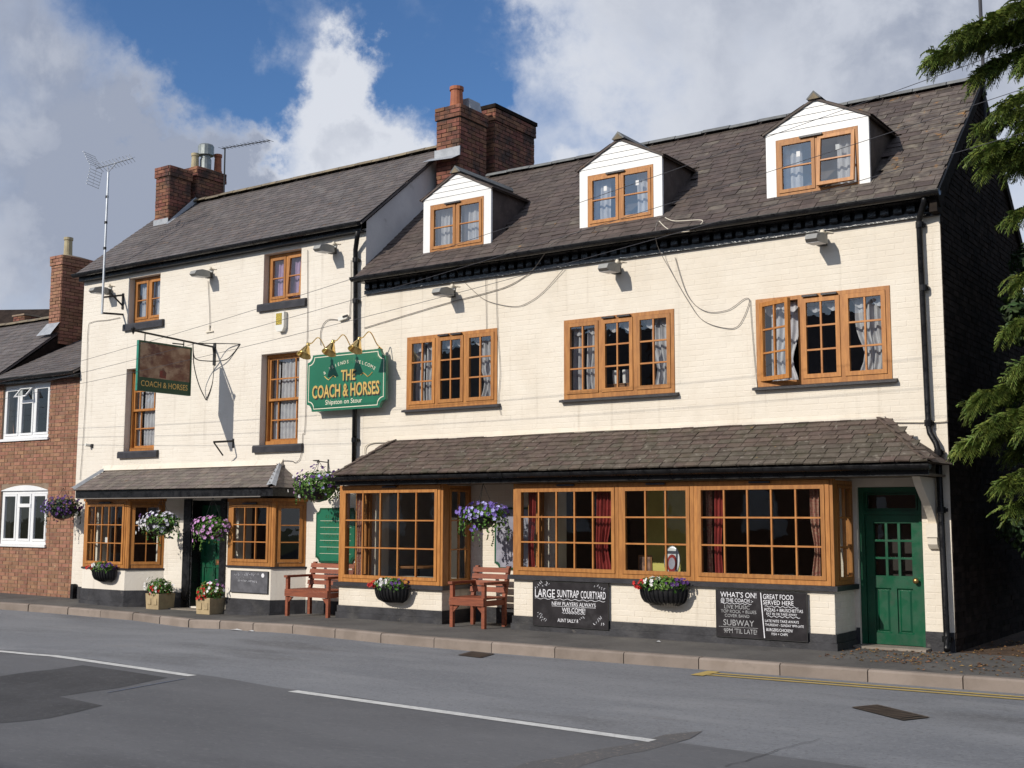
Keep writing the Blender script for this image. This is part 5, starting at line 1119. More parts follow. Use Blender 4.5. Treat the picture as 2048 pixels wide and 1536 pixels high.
m = MB().lathe((sx, s0-.10, h1+.08), [(.004, 0), (.03, .06), (.045, .10), (.02, .13)], 8); m.build('finial', 'iron', t)
for y in (s0+.14, s1-.16): MB().tube([(sx, y, h1), (sx, y, h1+.12)], .010, 6).build('hanger', 'iron', t)
MB().tube([(sx, s1-.16, h1+.04), (sx, s1-.4, h1+.03)], .012, 6).build('hanger', 'iron', t)
def curve(pts, n=10):
    P = [Vector(p) for p in pts]; out = []
    for i in range(len(P)-1):
        a, b, c, d = P[max(i-1, 0)], P[i], P[i+1], P[min(i+2, len(P)-1)]
        for k in range(n):
            s = k/n; out.append(.5*((2*b)+(c-a)*s+(2*a-5*b+4*c-d)*s*s+(-a+3*b-3*c+d)*s**3))
    return out+[P[-1]]
w0, wt, wb, wr = Vector((sx, 0, 4.50)), at(429, 722, Y=0), at(412, 800, Y=-.02), at(480, 688, Y=-.01)
MB().tube([(sx, -.05, 4.525), wt], .013, 6).build('stay', 'iron', t)
for pts in ([(sx, -.50, 4.545), at(388, 730, Y=-.30), at(398, 770, Y=-.12), wb], [wt, at(426, 760, Y=0), at(420, 782, Y=-.01), wb], [(sx, -.45, 4.54), at(440, 687, Y=-.15), wr], [(sx, -.5, 4.53), at(390, 716, Y=-.35), at(415, 722, Y=-.2), at(450, 720, Y=-.05), at(468, 705, Y=-.01), wr]):
    MB().tube(curve(pts), .009, 6).build('stay', 'iron', t, smooth=True)
MB().box(sx-.03, sx+.03, -.02, 0, 4.2, 4.6).build('wall_plate', 'iron', t)
# --- empty bracket
q = at(467, 882, Y=0); t = thing('empty_bracket', (q.x, 0, q.z), 'empty black iron basket bracket on the cream wall below the hanging sign', 'bracket')
e = at(427, 884, Y=-.42); MB().beam((q.x, 0, q.z), e, .02, .035).build('arm', 'iron', t); MB().beam(e+Vector((0, .01, -.01)), at(446, 911, Y=-.17), .016, .02).build('brace', 'iron', t)
MB().box(q.x-.02, q.x+.02, -.012, 0, q.z-.12, q.z+.04).build('wall_plate', 'iron', t)
# --- alarm box, security lamp, small fittings
q = at(562, 644, Y=-.05); t = thing('alarm_box', (q.x, 0, q.z-.17), 'white and yellow burglar alarm box under the upper sash pub window', 'alarm box')
m = MB(); m.prism([(-.10, .17), (.10, .17), (.10, -.10), (.06, -.165), (-.06, -.165), (-.10, -.10)], lambda a, b, d: (q.x+a, d, q.z+b), -.085, 0); m.build('case', 'alarm', t)
MB().box(q.x-.085, q.x+.055, -.089, -.086, q.z-.05, q.z+.15).build('printed_label', 'alarmlabel', t)
q = at(178, 891, Y=-.05); t = thing('wall_spotlight', (q.x, 0, q.z), 'tiny white spotlight on the cream wall close to the brick cottage', 'spotlight')
MB().tube([(q.x, 0, q.z), (q.x-.02, -.12, q.z+.01)], .03, 8).build('lamp_head', 'alarm', t); MB().box(q.x+.02, q.x+.07, -.03, -.001, q.z-.04, q.z+.03).build('base', 'iron', t)
q = at(420, 664, Y=0); t = thing('cable_hook', (q.x, 0, q.z), 'small white insulator hook at the end of a drop wire on the wall', 'hook')
MB().beam((q.x-.09, -.02, q.z), (q.x+.1, -.02, q.z+.005), .02, .02).build('arm', 'cablewhite', t); MB().tube([(q.x, -.02, q.z), (q.x, -.02, q.z+.12)], .012, 6).build('insulator', 'cablewhite', t)
# --- television aerials
w1, w2 = at(247, 590, Y=0), at(246, 629, Y=0); my = -.48
a = at(204.5, 626, Y=my); b = at(215.6, 345, Y=my); mxx = (a.x+b.x)/2
t = thing('television_aerial', (mxx, my, a.z), 'tall television aerial on a white mast clamped to the tall pub house', 'aerial')
MB().tube([(mxx, my, a.z-.02), (mxx+.01, my, b.z)], .022, 8).build('mast', 'alu', t)
for z in (6.55, 7.05, 7.55): MB().tube([(mxx, my, z), (mxx, my, z+.05)], .03, 8).build('joint_collar', 'iron', t)
for w, zz in ((w1, .0), (w2, .0)):
    mz = a.z+.30 if w is w1 else a.z+.0
    MB().beam((w.x, 0, w.z), (mxx, my, mz), .03, .035).build('bracket', 'iron', t); 
MB().beam((w1.x, 0, w1.z-.22), (w1.x-.04, my*.55, w1.z-.0), .025, .025).build('bracket', 'iron', t); MB().box(w1.x-.025, w1.x+.025, -.02, 0, w1.z-.28, w1.z+.03).build('wall_plate', 'iron', t)
bd = (at(265, 317, Y=my+.3)-at(195, 336, Y=my)).normalized(); top = Vector((mxx, my, b.z))
s0_, s1_ = at(193, 337, Y=my), at(266, 316, Y=my+.25); boom = s1_-s0_; bl = boom.length; bd = boom.normalized(); sd = bd.cross(Vector((0, 0, 1))).normalized(); up = sd.cross(bd)
MB().tube([s0_, s1_], .011, 6).build('boom', 'alu', t); MB().tube([top, s0_+boom*.3], .012, 6).build('strut', 'alu', t); MB().tube([top, s0_+boom*.55], .010, 6).build('strut', 'alu', t)
for k in range(11):
    p = s0_+boom*(.08+.9*k/10); l = .13-.004*k
    MB().tube([p-sd*l+up*.05, p+up*.0, p+sd*l+up*.05], .0055, 4).build('director', 'alu', t); MB().tube([p-sd*l-up*.05, p, p+sd*l-up*.05], .0045, 4).build('director', 'alu', t)
rf = MB(); 
for sg in (1, -1):
    n0 = s0_; di = (up*sg*.9+bd*-.35).normalized()
    for k in range(6): c_ = n0+di*(.05+.06*k); rf.tube([c_-sd*.19, c_+sd*.19], .005, 4)
    for x_ in (-.18, 0, .18): rf.tube([n0+sd*x_, n0+di*.36+sd*x_], .005, 4)
rf.build('reflector', 'alu', t)
p = at(448, 400, Y=2.3); t = thing('ridge_aerial', (p.x, 2.3, p.z), 'thin aerial with a long boom standing behind the ridge beside the twin chimneys', 'aerial')
tp = at(450, 296, Y=2.3); MB().tube([(p.x, 2.3, 7.7), tp], .016, 6).build('mast', 'iron', t); e0, e1 = at(444, 297, Y=2.3), at(540, 281, Y=2.1); MB().tube([e0, e1], .009, 6).build('boom', 'iron', t)
for k in range(14):
    c_ = e0+(e1-e0)*(k/13); MB().tube([c_-Vector((.0, .10, 0)), c_+Vector((0, .10, 0))], .004, 4).build('director', 'iron', t)
MB().box(p.x-.02, p.x+.1, 2.27, 2.33, 8.15, 8.19).build('bracket', 'iron', t)
# --- cables
def cable(pts, lb, r=.006, mat='cable', nm='cable', n=8, y=-.02):
    P = [at(q[0], q[1], Y=q[2] if len(q) > 2 else y) for q in pts]; tag(MB().tube(curve(P, n), r, 5).build(nm, mat, smooth=True), lb, 'cable')
cable([(733, 930), (733, 890), (790, 884), (900, 882), (1000, 872), (1180, 862), (1330, 857), (1420, 856), (1530, 859), (1640, 851), (1710, 844), (1850, 844), (1893, 842)], 'cream conduit snaking along the top of the tiled porch roof', .009, 'cablewhite', 'conduit', y=-.03)
cable([(912, 538, -.1), (922, 556), (945, 580), (975, 602), (1028, 613), (1060, 603), (1090, 580), (1128, 537, -.03)], 'thin wire hanging in a deep loop above the casement nearest the green sign', .0045)
cable([(1160, 462, -.02), (1130, 474, -.1), (1100, 490, -.3), (1084, 515, -.2), (1060, 545, -.03), (1020, 570), (975, 585), (880, 610), (728, 656)], 'loose cable falling from the middle dormer across the cornice to the downpipe', .006)
cable([(1330, 432, -.0), (1316, 440, -.2), (1311, 468, -.32), (1318, 499, -.12), (1344, 546), (1375, 600), (1405, 640), (1450, 656), (1478, 650), (1498, 606), (1490, 597), (1455, 620), (1410, 622), (1375, 590), (1350, 515)], 'tangled loose wire dropping from the middle dormer toward the open casement', .0045)
cable([(1500, 600), (1504, 660), (1510, 730), (1515, 775)], 'thin wire running down beside the open casement', .004)
cable([(1330, 435, -.02), (1350, 442, -.2), (1405, 441, -.3), (1378, 462, -.32), (1340, 460, -.32), (1318, 442, -.25)], 'short loop of cable lying over the gutter beside the middle dormer', .006, 'cablewhite')
cable([(971, 530, -.03), (972, 600), (973, 658)], 'straight wire dropping to the top of the casement nearest the green sign', .004)
cable([(992, 552), (993, 600), (995, 660), (1000, 740), (997, 800), (1002, 830)], 'wire running down past the edge of the casement nearest the green sign', .004)
cable([(416, 562), (419, 620), (420, 655)], 'straight drop wire below the floodlight between the top windows', .005)
cable([(615, 500), (615, 600), (614, 690), (610, 850), (605, 870), (603, 905), (590, 925), (540, 922), (215, 945), (205, 950), (160, 986)], 'thin cable running down beside the sash windows and along the slated porch', .005)
cable([(240, 635), (215, 640), (185, 644), (176, 660), (173, 760), (166, 880), (160, 960)], 'thin cable clipped down the corner of the tall pub house', .005)
cable([(702, 520), (702, 590), (700, 612), (699, 632), (690, 638), (682, 640), (655, 640), (642, 660), (641, 690)], 'grey cable with a junction box looping to the sign lamps', .006)
q = at(687, 637, Y=-.02); t = thing('junction_box', (q.x, 0, q.z-.03), 'small white junction box between the downpipe and the alarm box', 'junction box')
MB().beam((q.x-.09, -.03, q.z-.01), (q.x+.10, -.03, q.z+.02), .05, .06).build('case', 'alarm', t); MB().beam((q.x+.02, -.062, q.z+.02), (q.x+.13, -.062, q.z+.035), .012, .03).build('lid', 'iron', t)
for i, (a, b, lb) in enumerate([((-40, 775), (2100, 70), 'highest overhead wire crossing before the dormers'), ((-40, 792), (2100, 160), 'middle overhead wire crossing before the pub'), ((-40, 806), (2100, 250), 'lowest overhead wire crossing before the pub')]):
    P0, P1 = at(a[0], a[1], Y=-1.3), at(b[0], b[1], Y=-3.6); pts = []
    for k in range(25):
        s = k/24; p = P0+(P1-P0)*s; p.z -= .55*4*s*(1-s)*.35; pts.append(p)
    d = (P1-P0); pts = [P0-d*.6+Vector((0, 0, .4))]+pts+[P1+d*.6+Vector((0, 0, .6))]
    tag(MB().tube(pts, .0032, 5).build('overhead_wire', 'wire', smooth=True), lb, 'wire', 'overhead wires')
# --- chalkboards
def board(x0, x1, z0, z1, y, lb, mat='board'):
    t = thing('chalkboard', ((x0+x1)/2, y, z0), lb, 'chalkboard', 'chalkboards under the bay windows')
    MB().box(x0, x1, y-.018, y, z0, z1).build('panel', mat, t)
    m = MB(); e = .008
    m.box(x0-e, x1+e, y-.020, y-.001, z0-e, z0); m.box(x0-e, x1+e, y-.020, y-.001, z1, z1+e); m.box(x0-e, x0, y-.020, y-.001, z0, z1); m.box(x1, x1+e, y-.020, y-.001, z0, z1); m.build('edge', 'iron', t)
    return t
def scribble(t, o, ang, w, h, mat, r=.003, letter=.7, nm='chalk_writing'):
    """a run of hand-drawn strokes too small to read"""
    o = Vector(o); ua, va = Vector((cos(ang), 0, sin(ang))), Vector((-sin(ang), 0, cos(ang))); m = MB(); lw = h*letter; n = max(1, int(w/(lw*1.25)))
    for i in range(n):
        if n > 6 and random.random() < .14: continue
        c = o+ua*((i+.5)/n-.5)*w; pts = [c+ua*rj(lw*.45)+va*(h*random.choice((0, .5, 1))+rj(h*.08)) for _ in range(random.choice((3, 4, 4)))]
        m.tube(pts, r, 4)
    return m.build(nm, mat, t)
def wavy(t, x0, x1, y, z, n, amp=.008, mat='chalk', r=.0035, slope=0):
    MB().tube([(x0+(x1-x0)*k/(n*6), y, z+amp*sin(2*pi*k/6)+slope*k/(n*6)) for k in range(n*6+1)], r, 4).build('underline', mat, t)
t = board(-11.59, -10.72, .275, .62, -.447, 'dusty small chalkboard on the canted bay beside the red bench', 'boardgrey'); y = -.4655
scribble(t, (-11.22, y, .545), 0, .62, .045, 'chalk'); scribble(t, (-11.28, y, .492), 0, .40, .030, 'chalkdim'); scribble(t, (-11.2, y, .445), -.03, .46, .032, 'chalk')
MB().lathe((0, 0, 0), [(.035, 0), (.035, .002)], 12).xform(lambda q: Vector((-10.83+q.x, y-q.z, .562+q.y))).build('chalk_doodle', 'chalk', t)
yb = -.712; x0, x1, z0, z1 = -5.325, -4.16, .08, .657
t = board(x0, x1, z0, z1, yb, 'chalkboard reading large suntrap courtyard under the long bay window'); y = yb-.0185; cx = (x0+x1)/2
text(t, 'lettering', 'LARGE', 'chalk', (x0+.19, y, .455), XA, ZA, .105, .32, off=.002); text(t, 'lettering', 'SUNTRAP', 'chalk', (x0+.555, y, .465), XA, ZA, .095, .34, off=.002); text(t, 'lettering', 'COURTYARD', 'chalk', (x0+.945, y, .462), XA, ZA, .095, .38, off=.002)
wavy(t, x0+.03, x1-.04, y-.002, .435, 9); text(t, 'lettering', 'NEW PLAYERS ALWAYS', 'chalk', (cx+.06, y, .355), XA, ZA, .048, .68, off=.002); MB().box(cx-.28, cx+.40, y-.003, y, .342, .346).build('underline', 'chalk', t)
text(t, 'lettering', 'WELCOME!', 'chalk', (cx+.06, y, .272), XA, ZA, .058, .36, off=.002); wavy(t, cx-.12, cx+.24, y-.002, .258, 8, .006)
text(t, 'lettering', 'AUNT SALLY 8', 'chalk', (cx-.03, y, .14), XA, ZA, .045, .32, off=.002)
for (px, pz, an, w, body) in ((x0+.10, .60, .75, .17, 'BBQ'), (x0+.235, .60, 0, .07, '88'), (x0+.20, .605, .75, .12, 'MUSIC'), (x1-.11, .595, -.5, .14, 'PARTY'), (x1-.20, .60, 0, .05, 'Y'), (x0+.13, .19, -.75, .19, 'COVER TEAMS'), (x0+.10, .165, -.75, .12, 'JOIN US'), (x1-.14, .175, .7, .18, 'WEDNESDAY'), (x1-.08, .125, 0, .07, '88'), (cx+.20, .185, .6, .10, 'TEAM')):
    scribble(t, (px, y-.001, pz), an, w, .036, 'chalk', .0032)
x0, x1, z0, z1 = -2.625, -1.477, .09, .64
t = board(x0, x1, z0, z1, yb, 'chalkboard in two columns listing music and food beside the side door'); y = yb-.0185; cx = x0+.60
MB().beam((cx-.02, y-.002, z1-.01), (cx+.02, y-.002, z0+.01), .012, .002, (0, 1, 0)).build('dividing_line', 'chalk', t)
for body, px, pz, h, w, mt in (("WHAT'S ON!", .29, .562, .062, .47, 'chalk'), ('@ THE COACH :-', .27, .505, .044, .42, 'chalk'), ('LIVE MUSIC', .27, .425, .045, .33, 'chalkdim'), ('TOP ROCK + BLUES', .29, .375, .038, .46, 'chalkdim'), ('COVER BAND', .27, .325, .036, .32, 'chalkdim'), ('SUBWAY', .29, .225, .07, .40, 'chalkdim'), ("9PM 'TIL LATE!", .31, .135, .055, .43, 'chalkdim'),
                                ('GREAT FOOD', .80, .558, .058, .38, 'chalk'), ('SERVED HERE', .80, .495, .050, .38, 'chalk'), ('PIZZAS + BRUSCHETTAS', .865, .415, .036, .48, 'chalk'), ('EAT IN OR TAKE AWAY', .84, .375, .026, .38, 'chalk'), ('LATE NITE TAKE AWAYS', .84, .29, .030, .42, 'chalk'), ('THURSDAY - SUNDAY 9PM-LATE', .87, .245, .028, .48, 'chalk'), ('BURGERS/CHICKEN/', .81, .185, .034, .33, 'chalk'), ('FISH + CHIPS', .81, .14, .028, .20, 'chalk')):
    text(t, 'lettering', body, mt, (x0+px, y, pz), XA, ZA, h, w, off=.002)
wavy(t, x0+.06, x0+.46, y-.002, .488, 6, .006); wavy(t, x0+.63, x1-.1, y-.002, .472, 6, .008); wavy(t, x0+.66, x1-.08, y-.002, .357, 6, .008); MB().box(x0+.03, x0+.54, y-.003, y, .205, .209).build('underline', 'chalkdim', t)
# --- green notice boards
def notice(x0, x1, z0, z1, y, lb, lines, face='signgreen', hood=False):
    t = thing('notice_board', ((x0+x1)/2, y, z0), lb, 'notice board', 'green notice boards behind the benches'); r = .08
    m = MB(); m.prism(notched(x0, x1, z0, z1, r), lambda a, b, d: (a, d, b), y-.03, y); m.build('panel', 'green', t)
    m = MB(); m.prism(notched(x0+.03, x1-.03, z0+.03, z1-.03, r), lambda a, b, d: (a, d, b), y-.034, y-.0305); m.build('face', face, t)
    for k, ln in enumerate(lines):
        z = z1-.16-(z1-z0-.25)*k/len(lines); scribble(t, ((x0+x1)/2, y-.0355, z), 0, (x1-x0)*.6, .045, 'goldfaint', .004, nm='faded_lettering'); MB().box(x0+.1, x1-.1, y-.037, y-.0345, z-.05, z-.045).build('rule', 'ivory', t)
    return t
notice(-10.08, -9.20, .78, 1.66, -.004, 'green board with faded gold lines on the wall above the wider bench', ['WELCOME', 'TRADITIONAL', 'REAL ALES', 'HOME COOKED', 'BAR FOOD', 'GARDEN'])
notice(-6.48, -5.78, .77, 1.66, -.004, 'green framed board with a grey sheet on the wall above the narrow bench', [], 'notice')
# --- benches
def bench(x0, x1, yf, yb, zs, zg, lb, back_top):
    t = thing('bench', ((x0+x1)/2, (yf+yb)/2, zg), lb, 'bench', 'red wooden benches between the bays'); w = .052
    za = zs+.19
    for x in (x0, x1-w):
        MB().box(x, x+w, yf, yf+w, zg, za).build('leg', 'benchwood', t)
        m = MB(); m.add([(x, yb-w, zg), (x+w, yb-w, zg), (x+w, yb, zg), (x, yb, zg), (x, yb-w, zs), (x+w, yb-w, zs), (x+w, yb, zs), (x, yb, zs), (x, yb+.06, back_top), (x+w, yb+.06, back_top), (x+w, yb+.11, back_top), (x, yb+.11, back_top)], [(0, 3, 2, 1), (0, 1, 5, 4), (1, 2, 6, 5), (2, 3, 7, 6), (3, 0, 4, 7), (4, 5, 9, 8), (5, 6, 10, 9), (6, 7, 11, 10), (7, 4, 8, 11), (8, 9, 10, 11)]); m.build('leg', 'benchwood', t)
        MB().box(x-.012, x+w+.012, yf-.03, yb+.02, za+.001, za+.035).build('armrest', 'benchwood', t)
        MB().box(x+.01, x+w-.01, yf+w+.002, yb-w-.002, zs-.10, zs-.025).build('side_rail', 'benchwood', t)
        m = MB(); m.prism([(0, 0), (.09, 0), (0, -.09)], lambda a, b, d: (x+w+.001+a if x == x0 else x-.001-a, d, zs-.105+b), yf+.01, yf+.04); m.build('corner_brace', 'benchwood', t)
    MB().box(x0+.002, x1-.002, yf-.022, yf-.001, zs-.095, zs-.012).build('front_rail', 'benchwood', t)
    n = 5; d = (yb-yf)/n
    for k in range(n): MB().box(x0+.005, x1-.005, yf-.02+d*k, yf-.02+d*k+d-.014, zs-.010, zs+.014).build('seat_slat', 'benchwood', t)
    for k in range(4):
        z = zs+.07+(back_top-zs-.07)*k/4; z2 = z+(back_top-zs-.07)/4-.022; f = lambda z: yb-w+(.06+w)*(z-zs)/(back_top-zs)-.004
        m = MB(); m.add([(x0-.01, f(z)-.022, z), (x1+.01, f(z)-.022, z), (x1+.01, f(z), z), (x0-.01, f(z), z), (x0-.01, f(z2)-.022, z2), (x1+.01, f(z2)-.022, z2), (x1+.01, f(z2), z2), (x0-.01, f(z2), z2)], [(0, 3, 2, 1), (4, 5, 6, 7), (0, 1, 5, 4), (1, 2, 6, 5), (2, 3, 7, 6), (3, 0, 4, 7)]); m.build('back_slat', 'benchwood', t)
    return t
bench(-9.96, -9.04, -.80, -.26, .38, -.022, 'wide red wooden bench between the canted bay and the first square bay', .80)
bench(-6.58, -5.98, -.95, -.42, .40, .001, 'narrow red wooden bench between the two square bays', .83)
# --- plants: leaves and petals as small faces
def leaf(mb, c, n, s, asp=.55):
    n = Vector(n).normalized(); a = n.orthogonal().normalized(); a.rotate(Matrix.Rotation(random.uniform(0, 6.28), 3, n)); b = n.cross(a)
    mb.tint = random.random(); mb.add([c-a*s, c-b*s*asp+n*s*.2, c+a*s, c+b*s*asp+n*s*.2], [(0, 1, 2, 3)])
def flower(mb, c, n, s):
    n = Vector(n).normalized(); a = n.orthogonal().normalized(); a.rotate(Matrix.Rotation(random.uniform(0, 6.28), 3, n)); b = n.cross(a); mb.tint = random.random()
    vs = [c-n*s*.25]; k = 5
    for i in range(k*2):
        r = s*(1 if i % 2 == 0 else .72); t = pi*i/k; vs.append(c+a*cos(t)*r+b*sin(t)*r+n*s*(.1 if i % 2 else .0))
    mb.add(vs, [(0, 1+i, 1+(i+1) % (2*k)) for i in range(2*k)])
def clump(parent, c, rx, ry, rz, nleaf, colors, down=0.0, leafmat='leaf', fs=.028, ls=.03, bias=None, shape=None):
    lm = MB(); c = Vector(c)
    def rp():
        while True:
            d = Vector((rj(1), rj(1), rj(1)))
            if .1 < d.length < 1: break
        d.normalize(); rr = random.uniform(.45, 1.0)**.6
        return d, Vector((c.x+d.x*rx*rr, c.y+d.y*ry*rr, c.z+d.z*rz*rr))
    for _ in range(nleaf):
        d, p = rp(); 
        if down and random.random() < .35: p.z -= random.uniform(0, down)*(.4+.6*abs(d.x))
        leaf(lm, p, d+Vector((rj(.6), rj(.6), rj(.6)+.3)), ls*random.uniform(.6, 1.3))
    tag(lm.build('foliage', leafmat, parent), kind='stuff')
    for col, cnt, (ax, az, sp) in colors:
        fm = MB()
        for _ in range(cnt):
            while True:
                d = Vector((rj(1), rj(1), rj(1)))
                if .1 < d.length < 1 and d.y < .5*d.length: break
            d.normalize(); p = Vector((c.x+(ax+d.x*sp)*rx*1.05, c.y+d.y*ry*1.08, c.z+(az+d.z*(sp+.1))*rz*1.08))
            if down and random.random() < .15: p.z -= random.uniform(0, down)*.7
            flower(fm, p, d+Vector((rj(.5), -.6+rj(.5), rj(.5)+.2)), fs*random.uniform(.75, 1.25))
        tag(fm.build('blossoms', col, parent), kind='stuff')
def basket(u, v, y, r, rz, hang, lb, colors, nleaf=320, down=.15, leafmat='leaf', bowl=True, wide=1.3):
    c = at(u, v, Y=y); t = thing('hanging_basket', c-Vector((0, 0, r*.9)), lb, 'flower basket', 'hanging flower baskets on the pub')
    b = c-Vector((0, 0, .02))
    MB().lathe(b, [(.02, -r*.72), (r*.38, -r*.62), (r*.62, -r*.38), (r*.74, -.05), (r*.76, 0), (r*.7, 0), (r*.6, -.05)], 14).build('bowl', 'plastic', t)
    for k in range(3):
        a = 2*pi*k/3+.5; MB().tube([b+Vector((cos(a)*r*.7, sin(a)*r*.7, 0)), Vector((b.x, b.y, hang))], .004, 4).build('chain', 'iron', t)
    clump(t, c+Vector((0, 0, .01)), r*wide, r*.9, rz*.85, nleaf, colors, down, leafmat, fs=.031)
    tr_ = MB()      # trailing stems over the rim
    for _ in range(9):
        a = random.uniform(0, 6.28); p = c+Vector((cos(a)*r*wide*.9, sin(a)*r*.8, -.03)); L_ = random.uniform(.12, .16+down)
        for k in range(14):
            p = p+Vector((rj(.012), rj(.012), -L_/14)); leaf(tr_, p, (rj(1), -.5, rj(1)), .024)
    tag(tr_.build('trailing_stems', 'leafdark' if leafmat == 'leafdark' else 'leaf', t), kind='stuff')
    return t, c
basket(125, 1013, -.42, .33, .20, 2.05, 'dark purple hanging basket at the corner beside the brick cottage', [('violet', 90, (0, 0, 1)), ('purple', 25, (-.4, -.2, .5))], 900, .16, 'leafdark')
tb, c = basket(322, 1044, -.60, .30, .19, 1.85, 'hanging basket of white petunias beside the front door post', [('palewhite', 85, (-.15, 0, .95)), ('whitefl', 30, (-.6, -.2, .5)), ('violet', 14, (-.5, .6, .3))], 650, .26)
basket(424, 1052, -.58, .29, .19, 1.85, 'hanging basket of pink petunias beside the green front door', [('pink', 95, (-.1, -.1, .95))], 620, .24)
tb, c = basket(637, 968, -.60, .37, .25, 2.38, 'big mixed hanging basket on a wall bracket above the wide bench', [('violet', 60, (.1, .3, .9)), ('whitefl', 12, (-.3, -.1, .9)), ('lilac', 14, (.4, .1, .5)), ('pink', 9, (-.7, -.1, .3))], 1500, .20, wide=1.25)
q = at(657, 925, Y=0); MB().beam((q.x, 0, q.z-.28), (q.x, 0, q.z+.05), .02, .03, (0, 1, 0)).build('bracket', 'iron', tb); MB().tube([(q.x, 0, q.z), (q.x-.05, -.3, q.z+.02), (c.x, c.y, 2.40), (c.x, c.y-.04, 2.36)], .009, 5).build('bracket', 'iron', tb); MB().tube([(q.x, 0, q.z-.25), (c.x+.05, c.y+.15, 2.39)], .008, 5).build('bracket', 'iron', tb)
basket(966, 1028, -.72, .27, .14, 1.99, 'violet blue petunia basket hanging above the narrow bench', [('purple', 80, (-.05, .25, .95)), ('lilac', 22, (.0, .2, .9))], 800, .30, wide=1.55)
def hayrack(u, v, y, w, lb, zc=None):
    c = at(u, v, Y=y); d = .20; h = .21; t = thing('hayrack_planter', (c.x, y+d/2, c.z-h), lb, 'planter', 'black hayrack planters on the bays')
    yw = y+d*.55; m = MB(); n = 16
    for (sc, inn) in ((1.0, 0),):
        vs = []
        for j in range(6):
            f = j/5; zz = c.z-h*f; k = sqrt(max(0, 1-f**2.4)); 
            for i in range(n+1):
                a = pi*i/n; vs.append((c.x-cos(a)*w/2*(.55+.45*k), yw-sin(a)*d*(.25+.75*k), zz))
        m.add(vs, [(j*(n+1)+i, j*(n+1)+i+1, (j+1)*(n+1)+i+1, (j+1)*(n+1)+i) for j in range(5) for i in range(n)]+[tuple(5*(n+1)+i for i in range(n+1))])
    m.build('liner', 'plastic', t, smooth=True)
    for i in range(1, n, 1):
        a = pi*i/n; pts = []
        for j in range(6):
            f = j/5; k = sqrt(max(0, 1-f**2.4)); pts.append((c.x-cos(a)*(w/2*(.55+.45*k)+.008), yw-sin(a)*(d*(.25+.75*k)+.008), c.z-h*f))
        MB().tube(pts, .009, 5).build('rib', 'plastic', t)
    MB().tube([(c.x-cos(pi*i/n)*(w/2+.008), yw-sin(pi*i/n)*(d+.008), c.z) for i in range(n+1)], .011, 5).build('rim', 'plastic', t)
    k = c+Vector((0, d*.1, .045))
    clump(t, k, w*.50, d*.75, .11, 520, [('red', 26, (-.78, 0, .30)), ('whitefl', 36, (-.25, .25, .42)), ('violet', 18, (.62, .25, .4))], .03)
    return t
hayrack(203, 1140, -.62, .62, 'black hayrack planter of mixed flowers on the canted bay beside the cottage'); hayrack(778, 1176, -.86, .62, 'black hayrack planter of mixed flowers under the first square bay'); hayrack(1322, 1177, -.86, .66, 'black hayrack planter of mixed flowers between the two big chalkboards')
def trough(x, y, w, h, lb, flowers):
    z = zp(x)+.002; t = thing('stone_planter', (x, y, z), lb, 'planter', 'stone planters at the front door'); m = MB(); b = .02; i = w*.04
    m.add([(x-w/2+i, y-w/2+i, z), (x+w/2-i, y-w/2+i, z), (x+w/2-i, y+w/2-i, z), (x-w/2+i, y+w/2-i, z), (x-w/2, y-w/2, z+h), (x+w/2, y-w/2, z+h), (x+w/2, y+w/2, z+h), (x-w/2, y+w/2, z+h), (x-w/2+.03, y-w/2+.03, z+h), (x+w/2-.03, y-w/2+.03, z+h), (x+w/2-.03, y+w/2-.03, z+h), (x-w/2+.03, y+w/2-.03, z+h)], [(0, 3, 2, 1), (0, 1, 5, 4), (1, 2, 6, 5), (2, 3, 7, 6), (3, 0, 4, 7), (4, 5, 9, 8), (5, 6, 10, 9), (6, 7, 11, 10), (7, 4, 8, 11)]); m.build('trough', 'stone', t)
    MB().box(x-w/2+.03, x+w/2-.03, y-w/2+.03, y+w/2-.03, z+h-.05, z+h-.02).build('compost', 'soil', t)
    for dx in (-.08, .08): MB().box(x+dx-.05, x+dx+.05, y-w/2-.004, y-w/2+.012, z+h*.3, z+h*.7).build('carved_panel', 'stone', t)
    clump(t, (x, y-.02, z+h+.10), w*.72, w*.6, .17, 620, flowers, .06)
q = at(313, 1217, Z=-.1); trough(q.x+.10, -.36, .36, .27, 'stone planter of red and white flowers beside the black door post', [('red', 34, (.1, -.3, .6)), ('whitefl', 30, (-.3, .2, .8)), ('whitefl', 18, (.6, 0, .4))])
q = at(424, 1227, Z=-.1); trough(q.x+.02, -.56, .35, .27, 'stone planter crowded with red flowers against the chalkboard bay', [('red', 80, (-.1, -.15, .7)), ('whitefl', 22, (.4, .1, .7)), ('pink', 8, (.7, .7, .3))])
# --- things seen through the glass
q = at(1345, 1122, Y=-.50); t = thing('display_plate', (q.x, -.5, .74), 'oval silver and red display plate standing inside the bay window', 'plate')
m = MB(); m.lathe((0, 0, 0), [(.02, 0), (.13, .004), (.135, .012), (.12, .014), (.02, .006)], 20); m.xform(lambda p: Vector((q.x+p.x*.85, -.5+.1*(p.y)-p.z, q.z+.0+p.y*1.45))); m.build('rim', 'alu', t, smooth=True)
m = MB(); m.lathe((0, 0, 0), [(.015, .016), (.085, .016), (.085, .018)], 18); m.xform(lambda p: Vector((q.x+p.x*.85, -.5+.1*(p.y)-p.z, q.z-.03+p.y*1.35))); m.build('painted_centre', 'curtainred', t)
m = MB(); m.lathe((0, 0, 0), [(.01, .02), (.055, .02), (.055, .022)], 18); m.xform(lambda p: Vector((q.x+p.x*.85, -.5+.1*(p.y)-p.z, q.z-.03+p.y*1.35))); m.build('painted_centre', 'notice', t)
